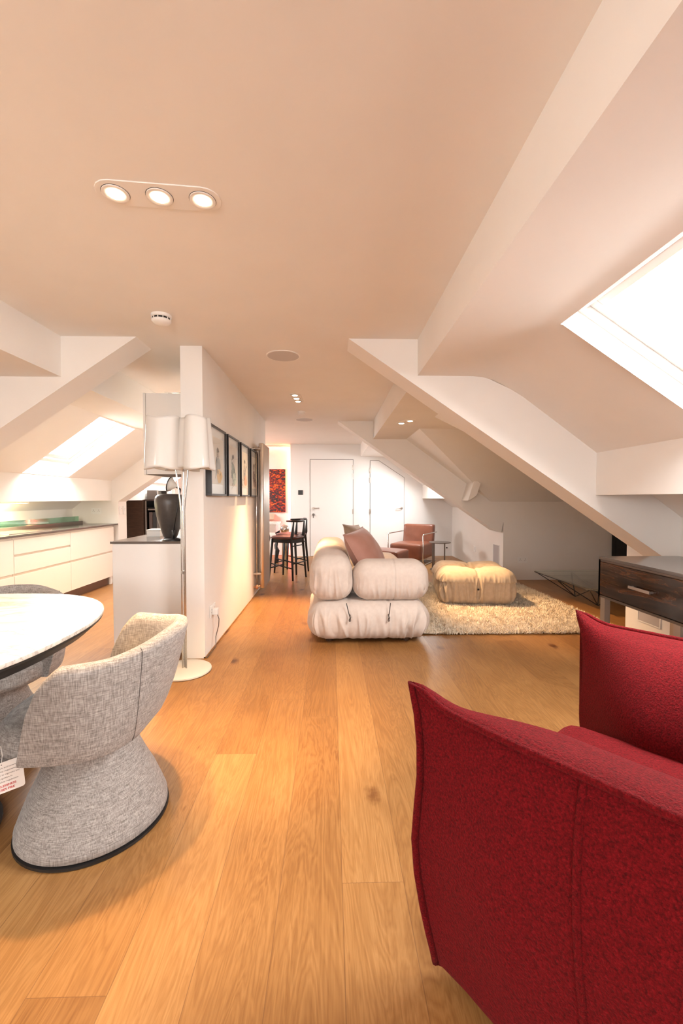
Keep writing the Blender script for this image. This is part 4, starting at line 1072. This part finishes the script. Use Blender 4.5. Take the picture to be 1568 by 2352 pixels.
m = MB(); m.tube([(0.0, -0.29, 0.135), (-0.04, -0.29, 0.12), (-0.084, -0.30, 0.12)], 0.010, 10); m.cyl((-0.045, -0.295, 0.095), 0.017, 0.05, 12); m.build('valve', M_cop, rd, smooth=True)

# ------------------------------------------------------------------ kitchen
XF = -3.06
M_front = mat('cream_lacquer', (0.84, 0.79, 0.71), 0.28)
M_rail = mat('grip_rail', (0.70, 0.62, 0.52), 0.4)
bounds = [(2.60, 3.28), (3.28, 4.18), (4.18, 5.08), (5.08, 6.08)]
labs = ['white kitchen base unit mostly hidden behind the dining table, nearest', 'white kitchen base unit at the left edge of the frame under the worktop',
        'white kitchen base unit with two shallow drawers over a deep one under the hob', 'white kitchen base unit with two deep drawers next to the kitchen end wall']
for k, ((ya, yb), lab) in enumerate(zip(bounds, labs)):
    u_ = thing('kitchen_base_unit', lab, 'cabinet', (XF, ya, 0), 0, 'kitchen base units along the left wall')
    w_ = yb-ya
    m = MB(); m.box(-0.54, -0.022, 0.002, w_-0.002, 0.11, 0.822); m.build('carcass', M_front, u_)
    m = MB(); m.box(-0.50, -0.05, 0.0, w_ - (0.06 if k == 3 else 0), 0.0, 0.11); m.build('toe_kick', M_dsteel, u_)
    if k == 3: m = MB(); m.box(-0.50, -0.03, w_-0.058, w_, 0.0, 0.11); m.build('end_panel', M_white, u_)
    rows = [(0.115, 0.445), (0.470, 0.800)] if k != 2 else [(0.115, 0.445), (0.470, 0.632), (0.655, 0.800)]
    for (z0, z1) in rows:
        m = MB(); m.box(-0.02, 0.0, 0.003, w_-0.003, z0, z1); m.build('drawer', M_front, u_, bevel=0.0015)
        m = MB(); m.box(-0.022, -0.014, 0.003, w_-0.003, z1, z1+0.022); m.build('grip_rail', M_rail, u_)
wt = thing('kitchen_worktop', 'long dark worktop over the white base units on the left', 'worktop', (XF, 2.6, 0.822))
m = MB(); m.box(-0.63, 0.012, 0.0, 3.58, 0.0005, 0.022); m.build('slab', M_dark, wt, bevel=0.001)
m = MB(); m.box(-0.50, -0.44, 0.3, 3.50, 0.022, 0.062); m.build('upstand', M_dark, wt, bevel=0.001)
m = MB(); m.box(-0.495, -0.485, 1.6, 3.48, 0.0625, 0.13); m.build('glass_strip', M_gglass, wt)
hb = thing('induction_hob', 'flush glass hob set in the dark kitchen worktop', 'hob', (XF-0.24, 4.55, 0.8445))
m = MB(); m.box(-0.2, 0.16, -0.32, 0.32, 0.0, 0.005); m.build('glass_plate', mat('hob_glass', (0.30, 0.25, 0.20), 0.06, 0, 0.8), hb, bevel=0.001)
m = MB(); m.box(0.16, 0.163, -0.32, 0.32, 0.0, 0.006); m.build('edge_trim', M_steel, hb)
ul = thing('worktop_strip_light', 'slim strip light under the boxed beam above the kitchen worktop', 'strip light', (-3.40, 4.1, 1.165))
m = MB(); m.box(-0.03, 0.03, -0.95, 0.75, -0.018, 0.004); m.build('housing', M_white, ul)
m = MB(); m.box(-0.024, 0.024, -0.93, 0.73, -0.020, -0.0185); m.build('diffuser', emit('strip_glow', (1.0, 0.93, 0.72), 9), ul)
l = area((-3.40, 4.0, 1.14), (-0.25, 0, -1), 0.05, 1.6, 34, (1.0, 0.88, 0.55), 'strip_light_glow'); l.parent = ul; l.matrix_parent_inverse = WM(ul).inverted()
l.rotation_euler = (0, radians(12), 0)

isl = thing('kitchen_island', 'white kitchen island end against the partition under a dark worktop', 'kitchen island', (-1.68, 3.30, 0))
m = MB(); m.box(0.005, 0.57, 0.004, 1.34, 0.0, 0.851); m.build('body', M_white, isl, bevel=0.001)
m = MB(); m.box(-0.012, 0.573, 0.0, 1.35, 0.852, 0.870); m.build('island_top', M_dark, isl, bevel=0.001)
for ya in (0.03, 0.48, 0.93): m = MB(); m.box(-0.01, 0.004, ya, ya+0.44, 0.1, 0.83); m.build('door', M_white, isl, bevel=0.001)
wc = thing('wall_cabinet', 'white wall cabinet hung high on the partition above the kitchen island', 'cabinet', (-1.105, 3.55, 1.40))
m = MB(); m.box(-0.408, -0.001, 0.0, 0.45, 0.0, 0.66); m.build('carcass', M_white, wc, bevel=0.001)
m = MB(); m.box(-0.40, -0.01, 0.01, 0.44, -0.003, 0.0); m.build('underside', M_dsteel, wc)
m = MB(); m.box(-0.430, -0.411, 0.0, 0.45, -0.004, 0.662); m.build('door', M_white, wc, bevel=0.001)

urn = thing('stoneware_urn', 'large dark grey urn narrowing to its foot on the kitchen island', 'vase', (-1.345, 3.60, 0.870))
m = MB(); m.lathe([(0.0, 0.0), (0.048, 0.0), (0.058, 0.02), (0.083, 0.10), (0.108, 0.19), (0.120, 0.27), (0.121, 0.31), (0.114, 0.343), (0.098, 0.361), (0.07, 0.368), (0.0, 0.369)], (0, 0, 0), 48); m.build('body', M_urn, urn, smooth=True)
bx = thing('white_box', 'small white lidded box beside the urn on the island', 'box', (-1.545, 3.78, 0.870), radians(6))
m = MB(); m.box(-0.055, 0.055, -0.05, 0.10, 0.0, 0.048); m.build('body', M_white, bx, bevel=0.001)
m = MB(); m.box(-0.057, 0.057, -0.052, 0.102, 0.049, 0.060); m.build('lid', M_whitep, bx, bevel=0.001)
tl = thing('task_lamp', 'black jointed desk lamp with pale head at the front of the island', 'desk lamp', (-1.245, 3.40, 0.870))
m = MB(); m.lathe([(0.0, 0.014), (0.07, 0.014), (0.078, 0.009), (0.078, 0.0)], (0, 0, 0), 36); m.build('base', M_black, tl, smooth=True, angle=40)
m = MB(); m.cyl((0, 0, 0.014), 0.011, 0.065, 12); m.tube([(0, 0, 0.07), (0.03, 0.0, 0.24), (0.058, 0, 0.40)], 0.005, 8); m.tube([(0.058, 0, 0.40), (0.03, 0, 0.42)], 0.008, 8); m.build('arm', M_black, tl, smooth=True)
m = MB(); m.lathe([(0.010, 0), (0.016, 0.012), (0.030, 0.03), (0.058, 0.062), (0.056, 0.062)], (0, 0, 0), 24, 'x'); q = m.build('head', M_whitep, tl, smooth=True); q.location = (0.035, 0, 0.425); q.rotation_euler = (0, radians(196), 0)
m = MB(); m.lathe([(0.058, 0.060), (0.061, 0.066), (0.0, 0.066)], (0, 0, 0), 24, 'x'); m.build('head_rim', M_black, q)

# ---- study seen through the opening
tc_ = thing('tall_wood_cabinet', 'dark brown wood cabinet seen through the kitchen opening', 'cabinet', (-3.41, 7.2, 0))
m = MB(); m.box(-0.08, 0.275, 0.0, 0.6, 0.06, 1.16); m.build('carcass', M_dwood, tc_, bevel=0.002)
m = MB(); m.box(-0.08, 0.278, -0.005, 0.6, 1.16, 1.178); m.build('top', M_dwood, tc_)
m = MB(); m.box(-0.07, 0.26, 0.02, 0.58, 0.0, 0.06); m.build('plinth', M_black, tc_)
gc = thing('glass_front_cabinet', 'steel-framed glass cabinet of files beside the dark wood one', 'cabinet', (-3.12, 7.25, 0))
m = MB(); m.box(0.0, 0.66, 0.35, 0.37, 0.05, 1.16); m.box(0.0, 0.015, 0, 0.36, 0.05, 1.16); m.box(0.645, 0.66, 0, 0.36, 0.05, 1.16); m.box(0, 0.66, 0, 0.36, 0.0, 0.06); m.box(0.015, 0.645, 0.0, 0.36, 1.045, 1.055); m.build('carcass', M_black, gc)
m = MB(); m.box(-0.005, 0.665, -0.02, 0.37, 1.165, 1.185); m.build('top', M_dwood, gc)
m = MB(); m.box(0.0, 0.025, -0.012, -0.002, 0.06, 1.16); m.box(0.64, 0.66, -0.012, -0.002, 0.06, 1.16); m.build('steel_frame', M_steel, gc)
m = MB(); m.box(0.06, 0.60, -0.045, -0.03, 1.005, 1.03); m.box(0.06, 0.07, -0.03, -0.003, 1.01, 1.025); m.box(0.59, 0.60, -0.03, -0.003, 1.01, 1.025); m.build('bar_handle', M_steel, gc)
rnd = random.Random(2)
file_cols = [((0.17, 0.13, 0.12), 'brown'), ((0.06, 0.06, 0.065), 'near-black'), ((0.22, 0.21, 0.21), 'mid grey'), ((0.12, 0.12, 0.13), 'dark grey'), ((0.26, 0.25, 0.25), 'pale grey'), ((0.09, 0.08, 0.08), 'charcoal'), ((0.20, 0.20, 0.22), 'blue-grey')]
ords = ['leftmost', 'second from the left', 'third from the left', 'fourth from the left', 'fifth from the left', 'sixth from the left', 'seventh from the left']
for k in range(7):
    f_ = thing('box_file', '%s box file in the glass cabinet, %s in its row' % (file_cols[k][1], ords[k]), 'file', (-3.075+k*0.062, 7.29, 0.06), 0, 'files in the glass cabinet')
    m = MB(); m.box(0.0, 0.052, 0.0, 0.22, 0.0, 0.86+0.05*rnd.random()); m.build('cover', mat('file_cover', file_cols[k][0], 0.5), f_)
sb = thing('grey_cube_shelf', 'closed grey cube box on top of the glass cabinet', 'storage box', (-3.11, 7.30, 1.185))
m = MB(); m.box(0, 0.155, 0, 0.25, 0, 0.155); m.build('body', mat('grey_box', (0.17, 0.14, 0.12), 0.6), sb, bevel=0.002)
sb = thing('open_cube_shelf', 'small white-edged open shelf box next to the grey cube', 'shelf', (-2.94, 7.30, 1.185))
m = MB(); m.box(0, 0.012, 0, 0.2, 0, 0.155); m.box(0.16, 0.172, 0, 0.2, 0, 0.155); m.box(0, 0.172, 0, 0.2, 0.143, 0.155); m.box(0.0, 0.172, 0, 0.2, 0.045, 0.055); m.build('frame', M_white, sb)
m = MB(); m.box(0.012, 0.16, 0.15, 0.2, 0.0, 0.143); m.build('back_panel', mat('dark_back', (0.10, 0.085, 0.075), 0.7), sb)
cr_ = thing('cream_box', 'cream coloured packet lying in the open shelf box', 'packet', (-2.925, 7.32, 1.185))
m = MB(); m.box(0, 0.085, 0, 0.12, 0.0, 0.036); m.build('packet', mat('cream_card', (0.75, 0.58, 0.42), 0.6), cr_, bevel=0.004)
for k, (dx, h, lab) in enumerate(((0.0, 0.20, 'taller slim white tube standing on the glass cabinet'), (0.055, 0.165, 'shorter slim white tube standing on the glass cabinet'))):
    t_ = thing('white_tube', lab, 'tube', (-2.705+dx, 7.34, 1.185), 0, 'white tubes on the glass cabinet')
    m = MB(); m.cyl((0, 0, 0), 0.012, h, 14); m.build('tube', M_gloss, t_, smooth=True, angle=40)

# ------------------------------------------------------------------ bar stools
M_seat = mat('seat_leather', (0.105, 0.036, 0.030), 0.32)
def stool(label, c):
    rz = math.atan2(0.19, -0.37)
    root = thing('bar_stool', label, 'bar stool', (c[0], c[1], 0), rz, 'black bar stools by the radiator')
    # local +X = front; feet at +-0.208, +-0.188
    fx, fy = 0.208, 0.188; tx, ty = 0.165, 0.160
    def seat(u, v):
        a = u*2*pi; prof = [(0.0, 0.600), (0.9, 0.600), (1.0, 0.615), (1.0, 0.632), (0.94, 0.640), (0.5, 0.628), (0.0, 0.622)]
        t = v*(len(prof)-1); i = min(int(t), len(prof)-2); f = t-i
        k = prof[i][0]*(1-f)+prof[i+1][0]*f; z = prof[i][1]*(1-f)+prof[i+1][1]*f
        x, y = se(a, 0.215, 0.225, 3.2); return (x*k, y*k*(1.0+0.06*(x/0.2)), z)
    m = MB(); m.grid(seat, 40, 19, cu=True); m.build('seat', M_seat, root, smooth=True)
    m = MB()
    m.box(-0.17, 0.17, -0.165, -0.145, 0.545, 0.60); m.box(-0.17, 0.17, 0.145, 0.165, 0.545, 0.60); m.box(-0.175, -0.155, -0.15, 0.15, 0.545, 0.60); m.box(0.155, 0.175, -0.15, 0.15, 0.545, 0.60); m.build('seat_frame', M_blackwood, root, bevel=0.004)
    for sx in (1, -1):
        for sy in (1, -1):
            pts = [(fx*sx, fy*sy, 0.0), (fx*sx*.94, fy*sy*.94, 0.2), (tx*sx, ty*sy, 0.60)]
            rr = [0.013, 0.016, 0.020]
            if sx < 0: pts += [(tx*sx*1.10, ty*sy*0.98, 0.66), (tx*sx*1.22, ty*sy*0.93, 0.86)]; rr += [0.024, 0.010]
            m = MB(); m.tube(pts, rr, 10); m.build('leg', M_blackwood, root, smooth=True)
    for sy in (1, -1): m = MB(); m.tube([(fx*.95, fy*sy*.95, 0.235), (-fx*.95, fy*sy*.95, 0.175)], 0.009, 8); m.build('stretcher', M_blackwood, root, smooth=True)
    for sx, z in ((1, 0.165), (-1, 0.245)): m = MB(); m.tube([(fx*.95*sx, -fy*.95, z), (fx*.95*sx, fy*.95, z)], 0.010, 8); m.build('stretcher', M_blackwood, root, smooth=True)
    m = MB(); m.tube([(-0.175, -fy*.8, 0.50), (-0.175, fy*.8, 0.50)], 0.009, 8); m.build('stretcher', M_blackwood, root, smooth=True)
    m = MB(); pts = []
    for k in range(17):
        a = radians(-78 + 156*k/16); pts.append((-0.235 + 0.16*(1-cos(a)), 0.205*sin(a)*1.0, 0.872 - 0.004*cos(a)))
    m.tube(pts, [0.010+0.008*sin(pi*k/16) for k in range(17)], 10); m.build('back_rail', M_blackwood, root, smooth=True)
    return root
stool('black bar stool with brown seat, the nearer of the two', (-0.655, 6.44))
stool('black bar stool behind the nearer one, closer to the far door', (-0.645, 6.96))

# ---- console table, mirrored globe and the red-lit corner
kt = thing('carved_console_table', 'black carved table with a pale polished top behind the bar stools', 'table', (-1.75, 7.75, 0))
m = MB(); m.box(-0.6, 0.80, -0.35, 0.35, 0.735, 0.765); m.build('top', M_gloss, kt, bevel=0.002)
m = MB(); m.box(-0.58, 0.66, -0.34, 0.34, 0.60, 0.734); m.build('apron', M_blackwood, kt)
m = MB(); m.box(0.662, 0.79, -0.335, 0.335, 0.61, 0.734); m.build('mirrored_end', mat('mirror_end', (0.7, 0.64, 0.63), 0.15, 0.6), kt)
for (x, y) in ((0.62, -0.28), (0.74, 0.25), (-0.5, -0.28), (-0.5, 0.28)):
    m = MB(); m.tube([(x, y, 0.60), (x+0.03, y, 0.50), (x+0.02, y, 0.42), (x-0.03, y, 0.33), (x-0.015, y, 0.27), (x+0.02, y, 0.22), (x+0.0, y, 0.10), (x+.01, y, 0.05), (x, y, 0.0)], [0.05, 0.045, 0.03, 0.022, 0.034, 0.028, 0.018, 0.028, 0.02], 10); m.build('leg', M_blackwood, kt, smooth=True)
gl = thing('mirrored_globe_lamp', 'mirrored glass globe on a shiny cylinder stand behind the bar stools', 'lamp', (-0.835, 7.72, 0))
m = MB(); m.cyl((0, 0, 0), 0.055, 0.56, 28); m.build('stand', mat('gold_mirror', (0.75, 0.68, 0.50), 0.08, 1.0), gl, smooth=True, angle=40)
m = MB(); m.lathe([(0.085*sin(pi*k/20), 0.645-0.085*cos(pi*k/20)) for k in range(21)], (0, 0, 0), 32); m.build('globe', mat('mirror_globe', (0.85, 0.80, 0.78), 0.05, 1.0), gl, smooth=True)

def paint_mat():
    m = mat('abstract_paint', (0.5, 0.1, 0.05), 0.45); t, ns, ls, b = NT(m)
    tc = N(ns, 'ShaderNodeTexCoord'); mp = N(ns, 'ShaderNodeMapping'); mp.inputs['Scale'].default_value = (1, 1, 1.7)
    n1 = N(ns, 'ShaderNodeTexNoise', i_Scale=19.0, i_Detail=6, i_Roughness=0.66, i_Distortion=0.5)
    ls.new(tc.outputs['Object'], mp.inputs[0]); ls.new(mp.outputs[0], n1.inputs['Vector'])
    r = ramp(ns, [(0.0, (0.012, 0.012, 0.016)), (0.46, (0.03, 0.022, 0.026)), (0.50, (0.14, 0.006, 0.006)), (0.55, (0.40, 0.018, 0.006)), (0.60, (0.70, 0.10, 0.01)), (0.65, (0.85, 0.36, 0.03)), (0.70, (0.12, 0.005, 0.005))]); ls.new(n1.outputs[0], r.inputs[0]); ls.new(r.outputs[0], b.inputs['Base Color'])
    return m
pa = thing('abstract_painting', 'tall abstract painting in red, orange and black on the red-lit wall', 'painting', (-1.24, 9.058, 0.915))
m = MB(); m.box(-0.275, 0.275, -0.032, 0.0, 0, 0.90); m.build('canvas', paint_mat(), pa, bevel=0.002)
m = MB(); m.box(-0.29, 0.278, -0.028, -0.001, -0.003, 0.903); m.build('canvas_edge', M_black, pa)
bb = thing('beige_wall_box', 'small beige box fixed to the wall below the abstract painting', 'wall box', (-1.28, 9.058, 0.76))
m = MB(); m.box(-0.1, 0.085, -0.12, 0.0, 0, 0.12); m.build('body', mat('beige_plastic', (0.62, 0.45, 0.33), 0.6), bb, bevel=0.004)
ls_ = thing('led_strip', 'coloured light strip tucked behind the end of the far wall', 'light strip', (-0.81, 9.015, 0.0))
m = MB(); m.box(-0.004, 0.004, -0.006, 0.006, 1.25, 2.28); m.build('yellow_section', emit('led_yellow', (1.0, 0.66, 0.22), 4), ls_)
m = MB(); m.box(-0.004, 0.004, -0.006, 0.006, 0.02, 1.25); m.build('red_section', emit('led_red', (1.0, 0.08, 0.06), 4), ls_)
for (z, h, p, c_) in ((1.76, 1.0, 2.2, (1.0, 0.60, 0.22)), (0.65, 1.2, 5, (1.0, 0.10, 0.08))):
    l = area((-0.825, 9.015, z), (-1, 0.03, 0), h, 0.05, p, c_, 'led_glow'); l.parent = ls_; l.matrix_parent_inverse = WM(ls_).inverted()
    l.rotation_euler = Matrix((Vector((0, 0, 1)), Vector((0, -1, 0)), Vector((1, 0, 0)))).transposed().to_euler()
l = area((-1.35, 9.00, 2.30), (0, 0.03, -1), 0.95, 0.04, 4.5, (1.0, 0.13, 0.10), 'led_glow'); l.parent = ls_; l.matrix_parent_inverse = WM(ls_).inverted()
